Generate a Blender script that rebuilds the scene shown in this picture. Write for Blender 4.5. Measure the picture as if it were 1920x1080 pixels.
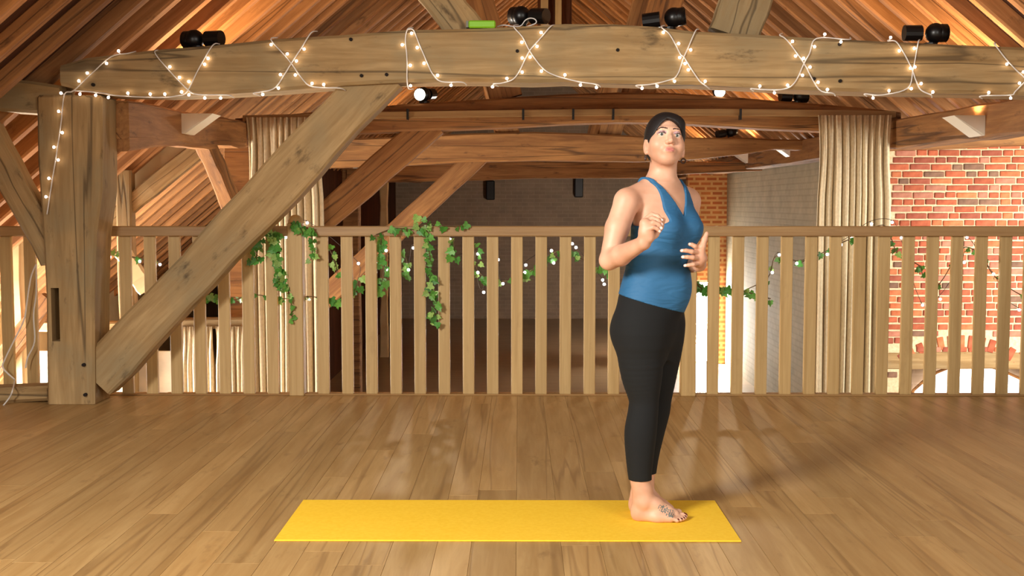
import bpy, bmesh, math, random
import numpy as np
from mathutils import Vector, Matrix

for o in list(bpy.data.objects): bpy.data.objects.remove(o)
scene = bpy.context.scene
COL = scene.collection
random.seed(7); np.random.seed(7)

# ------------------------------------------------------------------ camera
FPX, CAMZ = 2200.0, 1.29
PITCH, YAW = math.atan(158 / FPX), math.atan(13 / FPX)
cam_d = bpy.data.cameras.new('camera'); cam = bpy.data.objects.new('camera', cam_d); COL.objects.link(cam)
cam.location = (0, 0, CAMZ); cam.rotation_euler = (math.pi / 2 - PITCH, 0, YAW)
cam_d.sensor_width = 36; cam_d.lens = 36 * FPX / 1920; cam_d.clip_end = 200
scene.camera = cam

# ------------------------------------------------------------------ world, large lights, exposure
w = bpy.data.worlds.new('world'); scene.world = w; w.use_nodes = True
w.node_tree.nodes['Background'].inputs[0].default_value = (1.0, 0.93, 0.82, 1)
w.node_tree.nodes['Background'].inputs[1].default_value = 0.5
scene.view_settings.view_transform = 'Standard'; scene.view_settings.look = 'None'
scene.view_settings.gamma = 1; scene.view_settings.use_curve_mapping = False
scene.view_settings.exposure = 0.22

def area(name, loc, target, size, size_y, power, color):
    d = bpy.data.lights.new(name, 'AREA'); d.shape = 'RECTANGLE'; d.size = size; d.size_y = size_y
    d.energy = power; d.color = color
    o = bpy.data.objects.new(name, d); COL.objects.link(o); o.location = loc
    o.rotation_euler = (Vector(target) - Vector(loc)).to_track_quat('-Z', 'Y').to_euler()
    return o
def point(name, loc, power, color, r=0.08):
    d = bpy.data.lights.new(name, 'POINT'); d.energy = power; d.color = color; d.shadow_soft_size = r
    o = bpy.data.objects.new(name, d); COL.objects.link(o); o.location = loc
    return o
def spot(name, loc, target, power, color, ang=100, r=0.06):
    d = bpy.data.lights.new(name, 'SPOT'); d.energy = power; d.color = color; d.spot_size = math.radians(ang); d.spot_blend = 0.6; d.shadow_soft_size = r
    o = bpy.data.objects.new(name, d); COL.objects.link(o); o.location = loc
    o.rotation_euler = (Vector(target) - Vector(loc)).to_track_quat('-Z', 'Y').to_euler()
    return o
# the filming lamps either side of the camera (they throw the woman's two soft shadows), daylight from the aisle side, and a lamp added for the porch wall
area('film_lamp_left_offscreen', (-3.0, 0.9, 2.6), (0.6, 5.4, 1.0), 1.0, 1.0, 345, (1.0, 0.95, 0.86))
area('film_lamp_right_offscreen', (2.9, 0.3, 2.5), (0.4, 5.6, 0.9), 1.6, 1.6, 75, (1.0, 0.94, 0.85))
area('porch_wall_fill_offscreen', (6.3, 9.8, 0.5), (4.8, 12.7, 0.2), 1.4, 2.0, 190, (1.0, 0.95, 0.85))  # unseen lamp added to brighten the brick wall; no window is built there
area('aisle_window_offscreen', (-5.36, 10.6, -0.75), (0.0, 10.6, -0.75), 2.2, 1.5, 600, (1.0, 0.95, 0.86))

# ------------------------------------------------------------------ picture -> place
CAM = Vector((0, 0, CAMZ))
_f = Vector((-math.sin(YAW) * math.cos(PITCH), math.cos(YAW) * math.cos(PITCH), -math.sin(PITCH)))
_r = Vector((math.cos(YAW), math.sin(YAW), 0)); _u = _r.cross(_f)
def at(px, py, Y):
    d = _f + _r * ((px - 960) / FPX) + _u * ((540 - py) / FPX)
    return CAM + d * (Y / d.y)
def ground(px, py, z=0.0):
    d = _f + _r * ((px - 960) / FPX) + _u * ((540 - py) / FPX)
    return CAM + d * ((z - CAMZ) / d.z)

# ------------------------------------------------------------------ materials
def sr(r, g, b):
    f = lambda c: (c / 255 / 12.92) if c / 255 <= 0.04045 else ((c / 255 + 0.055) / 1.055) ** 2.4
    return (f(r), f(g), f(b), 1)
def newmat(name):
    m = bpy.data.materials.new(name); m.use_nodes = True
    nt = m.node_tree; return m, nt, nt.nodes['Principled BSDF']
def plain(name, col, rough=0.6, metal=0.0, emit=None, es=0.0):
    m, nt, b = newmat(name)
    b.inputs['Base Color'].default_value = col; b.inputs['Roughness'].default_value = rough; b.inputs['Metallic'].default_value = metal
    if emit: b.inputs['Emission Color'].default_value = emit; b.inputs['Emission Strength'].default_value = es
    return m
def wood(name, c1, c2, cdark, axis='x', rough=0.7, crack=0.5, var=0.25, fine=1.0, bump=0.35, spec=0.5, grey=None):
    m, nt, b = newmat(name); N = nt.nodes.new; L = nt.links.new
    tc = N('ShaderNodeTexCoord'); oi = N('ShaderNodeObjectInfo')
    off = N('ShaderNodeVectorMath'); off.operation = 'ADD'
    mul = N('ShaderNodeVectorMath'); mul.operation = 'SCALE'; mul.inputs[0].default_value = (13.1, 7.7, 21.3); L(oi.outputs['Random'], mul.inputs['Scale'])
    L(tc.outputs['Object'], off.inputs[0]); L(mul.outputs[0], off.inputs[1])
    mp = N('ShaderNodeMapping'); s = [9.0 * fine] * 3; s['xyz'.index(axis)] = 0.7; mp.inputs['Scale'].default_value = s; L(off.outputs[0], mp.inputs['Vector'])
    n1 = N('ShaderNodeTexNoise'); n1.inputs['Scale'].default_value = 1.3; n1.inputs['Detail'].default_value = 7; n1.inputs['Roughness'].default_value = 0.62; n1.inputs['Distortion'].default_value = 0.6; L(mp.outputs[0], n1.inputs['Vector'])
    n2 = N('ShaderNodeTexNoise'); n2.inputs['Scale'].default_value = 5.0; n2.inputs['Detail'].default_value = 4; L(mp.outputs[0], n2.inputs['Vector'])
    n3 = N('ShaderNodeTexNoise'); n3.inputs['Scale'].default_value = 2.2; n3.inputs['Detail'].default_value = 3; L(off.outputs[0], n3.inputs['Vector'])
    r1 = N('ShaderNodeValToRGB'); r1.color_ramp.elements[0].position = 0.33; r1.color_ramp.elements[1].position = 0.67
    r1.color_ramp.elements[0].color = c2; r1.color_ramp.elements[1].color = c1; L(n1.outputs['Fac'], r1.inputs[0])
    cur = r1.outputs[0]
    if grey:
        mg = N('ShaderNodeMix'); mg.data_type = 'RGBA'; rg = N('ShaderNodeMapRange'); rg.inputs['From Min'].default_value = 0.42; rg.inputs['From Max'].default_value = 0.62; rg.inputs['To Max'].default_value = 0.75
        L(n3.outputs['Fac'], rg.inputs['Value']); L(rg.outputs[0], mg.inputs['Factor']); L(cur, mg.inputs['A']); mg.inputs['B'].default_value = grey; cur = mg.outputs['Result']
    # fine dark grain
    r2 = N('ShaderNodeMapRange'); r2.inputs['From Min'].default_value = 0.38; r2.inputs['From Max'].default_value = 0.52; r2.inputs['To Min'].default_value = 0.35; r2.inputs['To Max'].default_value = 0; L(n2.outputs['Fac'], r2.inputs['Value'])
    m1 = N('ShaderNodeMix'); m1.data_type = 'RGBA'; L(r2.outputs[0], m1.inputs['Factor']); L(cur, m1.inputs['A']); m1.inputs['B'].default_value = c2; cur = m1.outputs['Result']
    # long shakes
    mp2 = N('ShaderNodeMapping'); s2 = [4.2 * fine] * 3; s2['xyz'.index(axis)] = 0.12; mp2.inputs['Scale'].default_value = s2; L(off.outputs[0], mp2.inputs['Vector'])
    n4 = N('ShaderNodeTexNoise'); n4.inputs['Scale'].default_value = 1.0; n4.inputs['Detail'].default_value = 3; n4.inputs['Roughness'].default_value = 0.45; L(mp2.outputs[0], n4.inputs['Vector'])
    ab = N('ShaderNodeMath'); ab.operation = 'SUBTRACT'; ab.inputs[1].default_value = 0.5; L(n4.outputs['Fac'], ab.inputs[0])
    ab2 = N('ShaderNodeMath'); ab2.operation = 'ABSOLUTE'; L(ab.outputs[0], ab2.inputs[0])
    rc = N('ShaderNodeMapRange'); rc.inputs['From Min'].default_value = 0.002; rc.inputs['From Max'].default_value = 0.012; rc.inputs['To Min'].default_value = crack; rc.inputs['To Max'].default_value = 0; L(ab2.outputs[0], rc.inputs['Value'])
    m2 = N('ShaderNodeMix'); m2.data_type = 'RGBA'; L(rc.outputs[0], m2.inputs['Factor']); L(cur, m2.inputs['A']); m2.inputs['B'].default_value = cdark; cur = m2.outputs['Result']
    # knots and nail stains
    mp3 = N('ShaderNodeMapping'); s3 = [7.0] * 3; s3['xyz'.index(axis)] = 2.6; mp3.inputs['Scale'].default_value = s3; L(off.outputs[0], mp3.inputs['Vector'])
    n5 = N('ShaderNodeTexNoise'); n5.inputs['Scale'].default_value = 1.6; n5.inputs['Detail'].default_value = 6; n5.inputs['Roughness'].default_value = 0.65; L(mp3.outputs[0], n5.inputs['Vector'])
    rk = N('ShaderNodeMapRange'); rk.inputs['From Min'].default_value = 0.60; rk.inputs['From Max'].default_value = 0.74; rk.inputs['To Max'].default_value = min(0.75, crack + 0.1); L(n5.outputs['Fac'], rk.inputs['Value'])
    m3 = N('ShaderNodeMix'); m3.data_type = 'RGBA'; L(rk.outputs[0], m3.inputs['Factor']); L(cur, m3.inputs['A']); m3.inputs['B'].default_value = cdark; cur = m3.outputs['Result']
    # piece to piece variation
    hv = N('ShaderNodeHueSaturation'); vr = N('ShaderNodeMapRange'); vr.inputs['To Min'].default_value = 1 - var; vr.inputs['To Max'].default_value = 1 + var
    L(oi.outputs['Random'], vr.inputs['Value']); L(vr.outputs[0], hv.inputs['Value']); L(cur, hv.inputs['Color'])
    L(hv.outputs[0], b.inputs['Base Color']); b.inputs['Roughness'].default_value = rough
    b.inputs['Specular IOR Level'].default_value = spec
    sub = N('ShaderNodeMath'); sub.operation = 'SUBTRACT'; L(n1.outputs['Fac'], sub.inputs[0]); L(rc.outputs[0], sub.inputs[1])
    bp = N('ShaderNodeBump'); bp.inputs['Strength'].default_value = bump; bp.inputs['Distance'].default_value = 0.02; L(sub.outputs[0], bp.inputs['Height']); L(bp.outputs[0], b.inputs['Normal'])
    return m
OAK = {}
for ax in 'xyz':
    OAK[ax] = wood('aged_oak_' + ax, sr(190, 158, 110), sr(146, 114, 70), sr(40, 27, 15), ax, 0.8, 0.6, 0.08, grey=sr(148, 130, 96))
    OAK['d' + ax] = wood('brown_oak_' + ax, sr(176, 124, 70), sr(124, 80, 40), sr(40, 22, 12), ax, 0.75, 0.6, 0.12)
OAK['rafter'] = wood('rafter_timber', sr(196, 138, 84), sr(150, 98, 52), sr(50, 26, 12), 'x', 0.75, 0.5, 0.28)
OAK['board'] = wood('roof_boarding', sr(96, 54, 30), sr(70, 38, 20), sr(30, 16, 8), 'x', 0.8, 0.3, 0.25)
OAK['dark'] = wood('dark_timber', sr(88, 50, 30), sr(60, 33, 20), sr(26, 14, 8), 'z', 0.9, 0.5, 0.2, spec=0.08)
OAK['rail'] = wood('planed_oak', sr(198, 166, 112), sr(176, 142, 88), sr(130, 98, 56), 'z', 0.55, 0.15, 0.06, fine=2.2, bump=0.1)
OAK['railx'] = wood('planed_oak_rail', sr(178, 142, 92), sr(154, 116, 70), sr(110, 80, 46), 'x', 0.5, 0.15, 0.05, fine=2.2, bump=0.1)
OAK['floor'] = wood('oiled_oak_floor', sr(190, 154, 102), sr(166, 128, 78), sr(122, 88, 52), 'y', 0.40, 0.45, 0.12, fine=1.2, bump=0.06, spec=0.34)
OAK['hall'] = wood('pale_hall_floor', sr(196, 168, 128), sr(170, 138, 98), sr(120, 90, 60), 'x', 0.35, 0.1, 0.05, bump=0.05)
def brickmat(name, c1, c2, mortar, bw=0.22, bh=0.075, ms=0.012, axis='xz', rough=0.85):
    m, nt, b = newmat(name); N = nt.nodes.new; L = nt.links.new
    tc = N('ShaderNodeTexCoord'); sx = N('ShaderNodeSeparateXYZ'); cx = N('ShaderNodeCombineXYZ'); L(tc.outputs['Object'], sx.inputs[0])
    L(sx.outputs['X' if axis[0] == 'x' else 'Y'], cx.inputs[0]); L(sx.outputs['Z'], cx.inputs[1])
    br = N('ShaderNodeTexBrick'); br.inputs['Scale'].default_value = 1; br.inputs['Brick Width'].default_value = bw; br.inputs['Row Height'].default_value = bh; br.inputs['Mortar Size'].default_value = ms
    br.inputs['Color1'].default_value = c1; br.inputs['Color2'].default_value = c2; br.inputs['Mortar'].default_value = mortar; L(cx.outputs[0], br.inputs['Vector'])
    n = N('ShaderNodeTexNoise'); n.inputs['Scale'].default_value = 3.5; n.inputs['Detail'].default_value = 5; L(tc.outputs['Object'], n.inputs['Vector'])
    mr = N('ShaderNodeMapRange'); mr.inputs['To Min'].default_value = 0.7; mr.inputs['To Max'].default_value = 1.3; L(n.outputs['Fac'], mr.inputs['Value'])
    hv = N('ShaderNodeHueSaturation'); L(mr.outputs[0], hv.inputs['Value']); L(br.outputs['Color'], hv.inputs['Color']); L(hv.outputs[0], b.inputs['Base Color'])
    bp = N('ShaderNodeBump'); bp.inputs['Strength'].default_value = 0.4; bp.inputs['Distance'].default_value = 0.01; bp.invert = True; L(br.outputs['Fac'], bp.inputs['Height']); L(bp.outputs[0], b.inputs['Normal'])
    b.inputs['Roughness'].default_value = rough; return m
def noisy(name, c1, c2, scale=6, rough=0.8, bump=0.2, var=0.0):
    m, nt, b = newmat(name); N = nt.nodes.new; L = nt.links.new
    tc = N('ShaderNodeTexCoord'); n = N('ShaderNodeTexNoise'); n.inputs['Scale'].default_value = scale; n.inputs['Detail'].default_value = 5; L(tc.outputs['Object'], n.inputs['Vector'])
    r = N('ShaderNodeValToRGB'); r.color_ramp.elements[0].position = 0.35; r.color_ramp.elements[1].position = 0.65; r.color_ramp.elements[0].color = c1; r.color_ramp.elements[1].color = c2; L(n.outputs['Fac'], r.inputs[0])
    cur = r.outputs[0]
    if var:
        oi = N('ShaderNodeObjectInfo'); hv = N('ShaderNodeHueSaturation'); vr = N('ShaderNodeMapRange'); vr.inputs['To Min'].default_value = 1 - var; vr.inputs['To Max'].default_value = 1 + var
        L(oi.outputs['Random'], vr.inputs['Value']); L(vr.outputs[0], hv.inputs['Value']); L(cur, hv.inputs['Color']); cur = hv.outputs[0]
    L(cur, b.inputs['Base Color']); b.inputs['Roughness'].default_value = rough
    bp = N('ShaderNodeBump'); bp.inputs['Strength'].default_value = bump; bp.inputs['Distance'].default_value = 0.005; L(n.outputs['Fac'], bp.inputs['Height']); L(bp.outputs[0], b.inputs['Normal'])
    return m
M_MORTAR = noisy('lime_mortar', sr(214, 186, 146), sr(236, 212, 176), 30)
M_BRICKS = [noisy('brick_clay_%d' % i, a, b_, 14, 0.85, 0.4, 0.15) for i, (a, b_) in enumerate([
    (sr(160, 76, 50), sr(186, 100, 68)), (sr(144, 70, 50), sr(168, 92, 70)), (sr(182, 96, 58), sr(202, 122, 80)),
    (sr(112, 82, 66), sr(140, 104, 84)), (sr(170, 104, 84), sr(192, 130, 106))])]
M_SIDEWALL = brickmat('limewashed_brick', sr(180, 166, 136), sr(175, 161, 132), sr(169, 155, 126), 0.23, 0.085, 0.012, 'yz')
M_PILLAR = brickmat('orange_brick', sr(206, 128, 72), sr(190, 106, 62), sr(226, 182, 122), 0.22, 0.09, 0.022)
M_ENDWALL = brickmat('brown_end_brick', sr(140, 116, 92), sr(133, 109, 87), sr(147, 123, 100), 0.3, 0.1, 0.01)
M_BLACK = plain('black_metal', sr(16, 14, 14), 0.35)
M_WHITE = plain('white_paint', sr(236, 230, 216), 0.5)
M_CABLE = plain('white_cable', sr(232, 226, 220), 0.5)
M_CREAM = noisy('cream_plaster', sr(226, 196, 146), sr(240, 214, 168), 4)
M_BULB = plain('lit_bulb', (1, 0.9, 0.8, 1), 0.3, 0, (1, 0.80, 0.62, 1), 9)
M_BULBW = plain('lit_cool_bulb', (1, 1, 1, 1), 0.3, 0, (0.9, 0.95, 1.0, 1), 9)
M_LAMP = plain('lit_lamp_face', (1, 1, 1, 1), 0.3, 0, (1, 0.88, 0.66, 1), 8)
M_DAY = plain('daylit_glass', (1, 1, 1, 1), 0.3, 0, (1, 0.98, 0.93, 1), 3.5)
M_DOORDAY = plain('daylit_door_glass', (1, 1, 1, 1), 0.3, 0, (1, 0.97, 0.90, 1), 110)
M_HOLESHADE = plain('peg_hole_shade', sr(26, 16, 10), 0.9)
M_MAT = noisy('yellow_mat_foam', sr(250, 200, 40), sr(255, 208, 52), 60, 0.75, 0.1)
M_LEAF = [noisy('ivy_leaf_%d' % i, a, b_, 12, 0.45, 0.2, 0.25) for i, (a, b_) in enumerate([(sr(52, 112, 40), sr(84, 150, 58)), (sr(70, 132, 46), sr(110, 168, 72)), (sr(110, 160, 70), sr(170, 196, 110))])]
M_STEM = plain('ivy_stem', sr(96, 74, 44), 0.8)
M_CURT = noisy('linen_curtain', sr(226, 208, 172), sr(238, 222, 188), 40, 0.9, 0.1)

# ------------------------------------------------------------------ mesh helpers
def tag(o, label=None, cat=None, group=None, kind=None):
    if label: o['label'] = label
    if cat: o['category'] = cat
    if group: o['group'] = group
    if kind: o['kind'] = kind
    return o
def obj(name, verts, faces, mat, parent=None, smooth=False, loc=None):
    me = bpy.data.meshes.new(name); me.from_pydata([tuple(v) for v in verts], [], faces)
    bm = bmesh.new(); bm.from_mesh(me); bmesh.ops.recalc_face_normals(bm, faces=bm.faces); bm.to_mesh(me); bm.free()
    if isinstance(mat, (list, tuple)):
        for m in mat: me.materials.append(m)
    else: me.materials.append(mat)
    if smooth: me.polygons.foreach_set('use_smooth', [True] * len(me.polygons))
    o = bpy.data.objects.new(name, me); COL.objects.link(o)
    if parent: o.parent = parent
    if loc is not None: o.location = loc
    return o
def empty(name, loc=(0, 0, 0)):
    o = bpy.data.objects.new(name, None); COL.objects.link(o); o.location = loc; o.empty_display_size = 0.1; return o
def setparent(o, p):
    """parent keeping world place (parents are only ever translated)"""
    o.parent = p; o.location = Vector(o.location) - Vector(p.location)
def boxvf(x0, x1, y0, y1, z0, z1, ch=0.0):
    if ch <= 0:
        v = [(x, y, z) for z in (z0, z1) for y in (y0, y1) for x in (x0, x1)]
        return v, [(0, 1, 3, 2), (4, 5, 7, 6), (0, 1, 5, 4), (2, 3, 7, 6), (0, 2, 6, 4), (1, 3, 7, 5)]
    bm = bmesh.new(); bmesh.ops.create_cube(bm, size=1)
    for v in bm.verts: v.co = ((x0 + x1) / 2 + v.co.x * (x1 - x0), (y0 + y1) / 2 + v.co.y * (y1 - y0), (z0 + z1) / 2 + v.co.z * (z1 - z0))
    bmesh.ops.bevel(bm, geom=list(bm.edges), offset=ch, segments=1, affect='EDGES')
    vs = [tuple(v.co) for v in bm.verts]; bm.verts.index_update(); fs = [tuple(v.index for v in f.verts) for f in bm.faces]; bm.free(); return vs, fs
def box(name, x0, x1, y0, y1, z0, z1, mat, parent=None, ch=0.0):
    c = Vector(((x0 + x1) / 2, (y0 + y1) / 2, (z0 + z1) / 2))
    v, f = boxvf(x0 - c.x, x1 - c.x, y0 - c.y, y1 - c.y, z0 - c.z, z1 - c.z, ch)
    o = obj(name, v, f, mat, None, loc=c)
    if parent: setparent(o, parent)
    return o
def timber(name, p0, p1, w, h, mat, parent=None, seg=10, wob=0.008, bow=0.0, ch=0.015, side=None, taper=1.0, seed=None):
    """hand-hewn timber: local x runs along its length; w across, h in the 'up' direction"""
    rnd = random.Random(seed if seed is not None else sum(map(ord, name)) + int(p0[0] * 100) + int(p0[1] * 37))
    p0, p1 = Vector(p0), Vector(p1); ax = (p1 - p0); L = ax.length; ax.normalize()
    s = Vector(side) if side else Vector((0, 1, 0)) if abs(ax.y) < 0.9 else Vector((1, 0, 0))
    up = s.cross(ax)
    if up.z < 0 or (abs(up.z) < 1e-3 and up.x < 0): up = -up
    up.normalize(); s = ax.cross(up).normalized() * 1.0
    verts, faces = [], []
    wa = wb = wc = wd = 0
    for i in range(seg + 1):
        t = i / seg; x = t * L
        wa, wb, wc, wd = [v * 0.6 + rnd.uniform(-wob, wob) for v in (wa, wb, wc, wd)]
        k = 1 + (taper - 1) * t
        b = bow * math.sin(math.pi * t)
        y0, y1, z0, z1 = -w * k / 2 + wa, w * k / 2 + wb, -h * k / 2 + wc + b, h * k / 2 + wd + b
        c = min(ch, w / 4, h / 4)
        ring = [(y0 + c, z0), (y1 - c, z0), (y1, z0 + c), (y1, z1 - c), (y1 - c, z1), (y0 + c, z1), (y0, z1 - c), (y0, z0 + c)]
        verts += [(x, a, bb) for a, bb in ring]
    for i in range(seg):
        for j in range(8):
            a, b_ = i * 8 + j, i * 8 + (j + 1) % 8
            faces.append((a, b_, b_ + 8, a + 8))
    faces += [tuple(range(8)), tuple(range(seg * 8, seg * 8 + 8))]
    o = obj(name, verts, faces, mat)
    Mx = Matrix((ax, s, up)).transposed().to_4x4(); Mx.translation = p0
    o.matrix_world = Mx
    if parent:
        pl = Vector(parent.location); o.parent = parent; Mx2 = Mx.copy(); Mx2.translation = p0 - pl; o.matrix_basis = Mx2
    return o
def profile_beam(name, st, Y0, Y1, mat, parent=None, ch=0.02, wob=0.008):
    """beam along X from (px, top, bottom) seen at its front face Y0"""
    rnd = random.Random(5); verts, faces = [], []
    for (px, t, b) in st:
        A, B = at(px, t, Y0), at(px, b, Y0); x = A.x
        j = [rnd.uniform(-wob, wob) for _ in range(4)]
        y0, y1, z0, z1 = Y0 + j[0], Y1 + j[1], B.z, A.z; c = ch
        verts += [(x, y0 + c, z0), (x, y1 - c, z0), (x, y1, z0 + c), (x, y1, z1 - c), (x, y1 - c, z1), (x, y0 + c, z1), (x, y0, z1 - c), (x, y0, z0 + c)]
    n = len(st)
    for i in range(n - 1):
        for j in range(8):
            a, b_ = i * 8 + j, i * 8 + (j + 1) % 8; faces.append((a, b_, b_ + 8, a + 8))
    faces += [tuple(range(8)), tuple(range((n - 1) * 8, n * 8))]
    o = obj(name, verts, faces, mat)
    if parent: setparent(o, parent)
    return o
def prism(name, poly, Y0, Y1, mat, parent=None, bev=0.015):
    """outline seen at Y0 (pixels), carried back to Y1"""
    pts = [at(x, y, Y0) for x, y in poly]; n = len(pts)
    bm = bmesh.new(); vs = [bm.verts.new((p.x, Y0, p.z)) for p in pts]; f = bm.faces.new(vs)
    r = bmesh.ops.extrude_face_region(bm, geom=[f])
    for v in [g for g in r['geom'] if isinstance(g, bmesh.types.BMVert)]: v.co.y = Y1
    bmesh.ops.recalc_face_normals(bm, faces=bm.faces)
    if bev: bmesh.ops.bevel(bm, geom=list(bm.edges), offset=bev, segments=1, affect='EDGES')
    me = bpy.data.meshes.new(name); bm.to_mesh(me); bm.free(); me.materials.append(mat)
    o = bpy.data.objects.new(name, me); COL.objects.link(o)
    if parent: setparent(o, parent)
    return o
def tubevf(pts, r, n=6, r1=None):
    pts = [Vector(p) for p in pts]; V, F = [], []; m = len(pts); prev = None
    for i, p in enumerate(pts):
        t = (pts[min(i + 1, m - 1)] - pts[max(i - 1, 0)]).normalized()
        a = t.cross(Vector((0, 0, 1))) if abs(t.z) < 0.95 else t.cross(Vector((1, 0, 0)))
        if prev is not None:
            a = prev - t * prev.dot(t)
        a.normalize(); prev = a; b = t.cross(a)
        rr = r if r1 is None else r + (r1 - r) * i / (m - 1)
        V += [p + a * (rr * math.cos(2 * math.pi * k / n)) + b * (rr * math.sin(2 * math.pi * k / n)) for k in range(n)]
    for i in range(m - 1):
        for k in range(n): F.append((i * n + k, i * n + (k + 1) % n, (i + 1) * n + (k + 1) % n, (i + 1) * n + k))
    F += [tuple(range(n))[::-1], tuple(range((m - 1) * n, m * n))]
    return V, F
def merge(parts):
    V, F = [], []
    for v, f in parts:
        k = len(V); V += list(v); F += [tuple(i + k for i in q) for q in f]
    return V, F
def spherevf(c, r, seg=10, rings=7, sc=(1, 1, 1)):
    c = Vector(c); V = [c + Vector((0, 0, r * sc[2]))]; F = []
    for i in range(1, rings):
        a = math.pi * i / rings
        V += [c + Vector((r * sc[0] * math.sin(a) * math.cos(2 * math.pi * k / seg), r * sc[1] * math.sin(a) * math.sin(2 * math.pi * k / seg), r * sc[2] * math.cos(a))) for k in range(seg)]
    V.append(c - Vector((0, 0, r * sc[2])))
    for k in range(seg): F.append((0, 1 + k, 1 + (k + 1) % seg))
    for i in range(rings - 2):
        for k in range(seg): a, b = 1 + i * seg + k, 1 + i * seg + (k + 1) % seg; F.append((a, a + seg, b + seg, b))
    e = len(V) - 1; s0 = 1 + (rings - 2) * seg
    for k in range(seg): F.append((e, s0 + (k + 1) % seg, s0 + k))
    return V, F
def smoothpath(pts, n=5):
    pts = [Vector(p) for p in pts]; out = []
    for i in range(len(pts) - 1):
        p0, p1, p2, p3 = pts[max(i - 1, 0)], pts[i], pts[i + 1], pts[min(i + 2, len(pts) - 1)]
        for k in range(n):
            t = k / n
            out.append(0.5 * ((2 * p1) + (p2 - p0) * t + (2 * p0 - 5 * p1 + 4 * p2 - p3) * t * t + (3 * p1 - p0 - 3 * p2 + p3) * t ** 3))
    out.append(pts[-1]); return out

# ================================================================== STRUCTURE
XL, XR = -2.66, 3.58          # arcade lines
HALL = -1.75                  # lower hall floor
TANP = math.tan(math.radians(40)); XRIDGE = 0.5
def roof_z(x): return 2.22 + TANP * (x + 2.9) if x <= XRIDGE else 2.22 + TANP * (3.9 - x)

# ---- upper floor: boards
floor = empty('floor', (0, 4, 0)); tag(floor, 'honey-coloured oiled oak board floor of the gallery', kind='structure')
sub = box('subfloor', -5.2, 5.4, -1.0, 7.98, -0.22, -0.024, OAK['dark'], floor)
rnd = random.Random(3)
x = -4.3
pl_meshes = {}
while x < 4.4:
    wd = rnd.choice([0.13, 0.15, 0.17, 0.15])
    y = -0.2 - rnd.uniform(0, 2.2)
    while y < 7.98:
        ln = rnd.choice([1.8, 2.4, 3.0, 3.4]); y1 = min(y + ln, 7.98)
        if y1 - y < 0.3: y1 = 7.98
        key = (wd, round(y1 - y, 2))
        if key not in pl_meshes:
            hw, hl = wd / 2 - 0.0004, (y1 - y) / 2 - 0.0004
            v, f = boxvf(-hw, hw, -hl, hl, -0.022, 0, 0.0008)
            o = obj('floorboard', v, f, OAK['floor']); pl_meshes[key] = o.data
        else:
            o = bpy.data.objects.new('floorboard', pl_meshes[key]); COL.objects.link(o)
        o.location = (x + wd / 2, (y + y1) / 2, 0); setparent(o, floor)
        y = y1
        if y > 7.9: break
    x += wd

# ---- lower hall: floor, walls
hf = box('floor', -5.6, 7.5, 8.0, 31.2, HALL - 0.1, HALL, OAK['hall']); tag(hf, 'pale polished boards of the lower hall beyond the gallery', kind='structure')
we = box('wall_end', -5.6, 5.5, 31.0, 31.3, HALL, 5.2, M_ENDWALL); tag(we, 'dim brick end wall of the hall', kind='structure')
ws = box('wall_right', 3.92, 4.2, 12.95, 22.2, HALL, 2.02, M_SIDEWALL); tag(ws, 'limewashed side wall of the hall', kind='structure')
ws2 = box('wall_right', 3.92, 4.2, 22.2, 31.0, HALL, 2.2, M_ENDWALL); tag(ws2, 'far side wall of the hall', kind='structure')
wp = empty('wall_return', (3.5, 22.3, HALL)); tag(wp, 'orange brick return wall beside the side wall', kind='structure')
setparent(obj('brick_face', *merge([boxvf(3.18, 3.92, 22.2, 22.45, -0.15, 1.96), boxvf(3.18, 3.3, 22.2, 22.45, HALL, -0.15), boxvf(3.8, 3.92, 22.2, 22.45, HALL, -0.15)]), M_PILLAR), wp)
wdn = empty('window_1', (3.55, 22.3, HALL)); tag(wdn, 'glazed door full of daylight in the orange brick wall', kind='structure')
box('pane', 3.32, 3.78, 22.26, 22.28, HALL + 0.04, -0.17, M_DOORDAY, wdn)
setparent(obj('frame', *merge([boxvf(3.3, 3.34, 22.22, 22.3, HALL, -0.15), boxvf(3.76, 3.8, 22.22, 22.3, HALL, -0.15), boxvf(3.3, 3.8, 22.22, 22.3, -0.2, -0.15)]), M_WHITE), wdn)
wl = box('wall_left', -3.45, -3.25, 14.7, 31.0, HALL, 2.1, OAK['dark']); tag(wl, 'dark boarded side wall of the hall', kind='structure')
wl2 = box('wall_left', -5.6, -5.4, 2.0, 31.0, HALL, 0.4, M_CREAM); tag(wl2, 'low cream eaves wall of the aisle', kind='structure')

# ---- brick wall of the porch (bricks built one by one)
BY = 12.7
wb = empty('wall_porch', (4.8, BY, HALL)); tag(wb, 'red brick porch wall with cream mortar and a segmental arch', kind='structure')
def wz(py): return at(1800, py, BY).z
def wx(px): return at(px, 500, BY).x
x0w, x1w = 3.96, 6.4
opx0, opx1 = wx(1693), wx(1960); op_top = wz(692); lint_top = wz(661)
setparent(obj('mortar', *merge([boxvf(x0w, x1w, BY, BY + 0.3, lint_top, 1.98), boxvf(x0w, opx0 - 0.0, BY, BY + 0.3, HALL, lint_top), boxvf(opx1, x1w, BY, BY + 0.3, HALL, lint_top)]), M_MORTAR), wb)
bricks = []
arch_c = Vector((wx(1806), BY, wz(655) - 1.05)); R0, R1 = 1.06, 1.21
def in_arch(x, z): 
    d = math.hypot(x - arch_c.x, z - arch_c.z); return (d < R1 + 0.035 and z < arch_c.z + R1 + 0.05) and abs(x - arch_c.x) < 0.72 and z > lint_top - 0.02
rb = random.Random(11)
z = 1.94; row = 0
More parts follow.
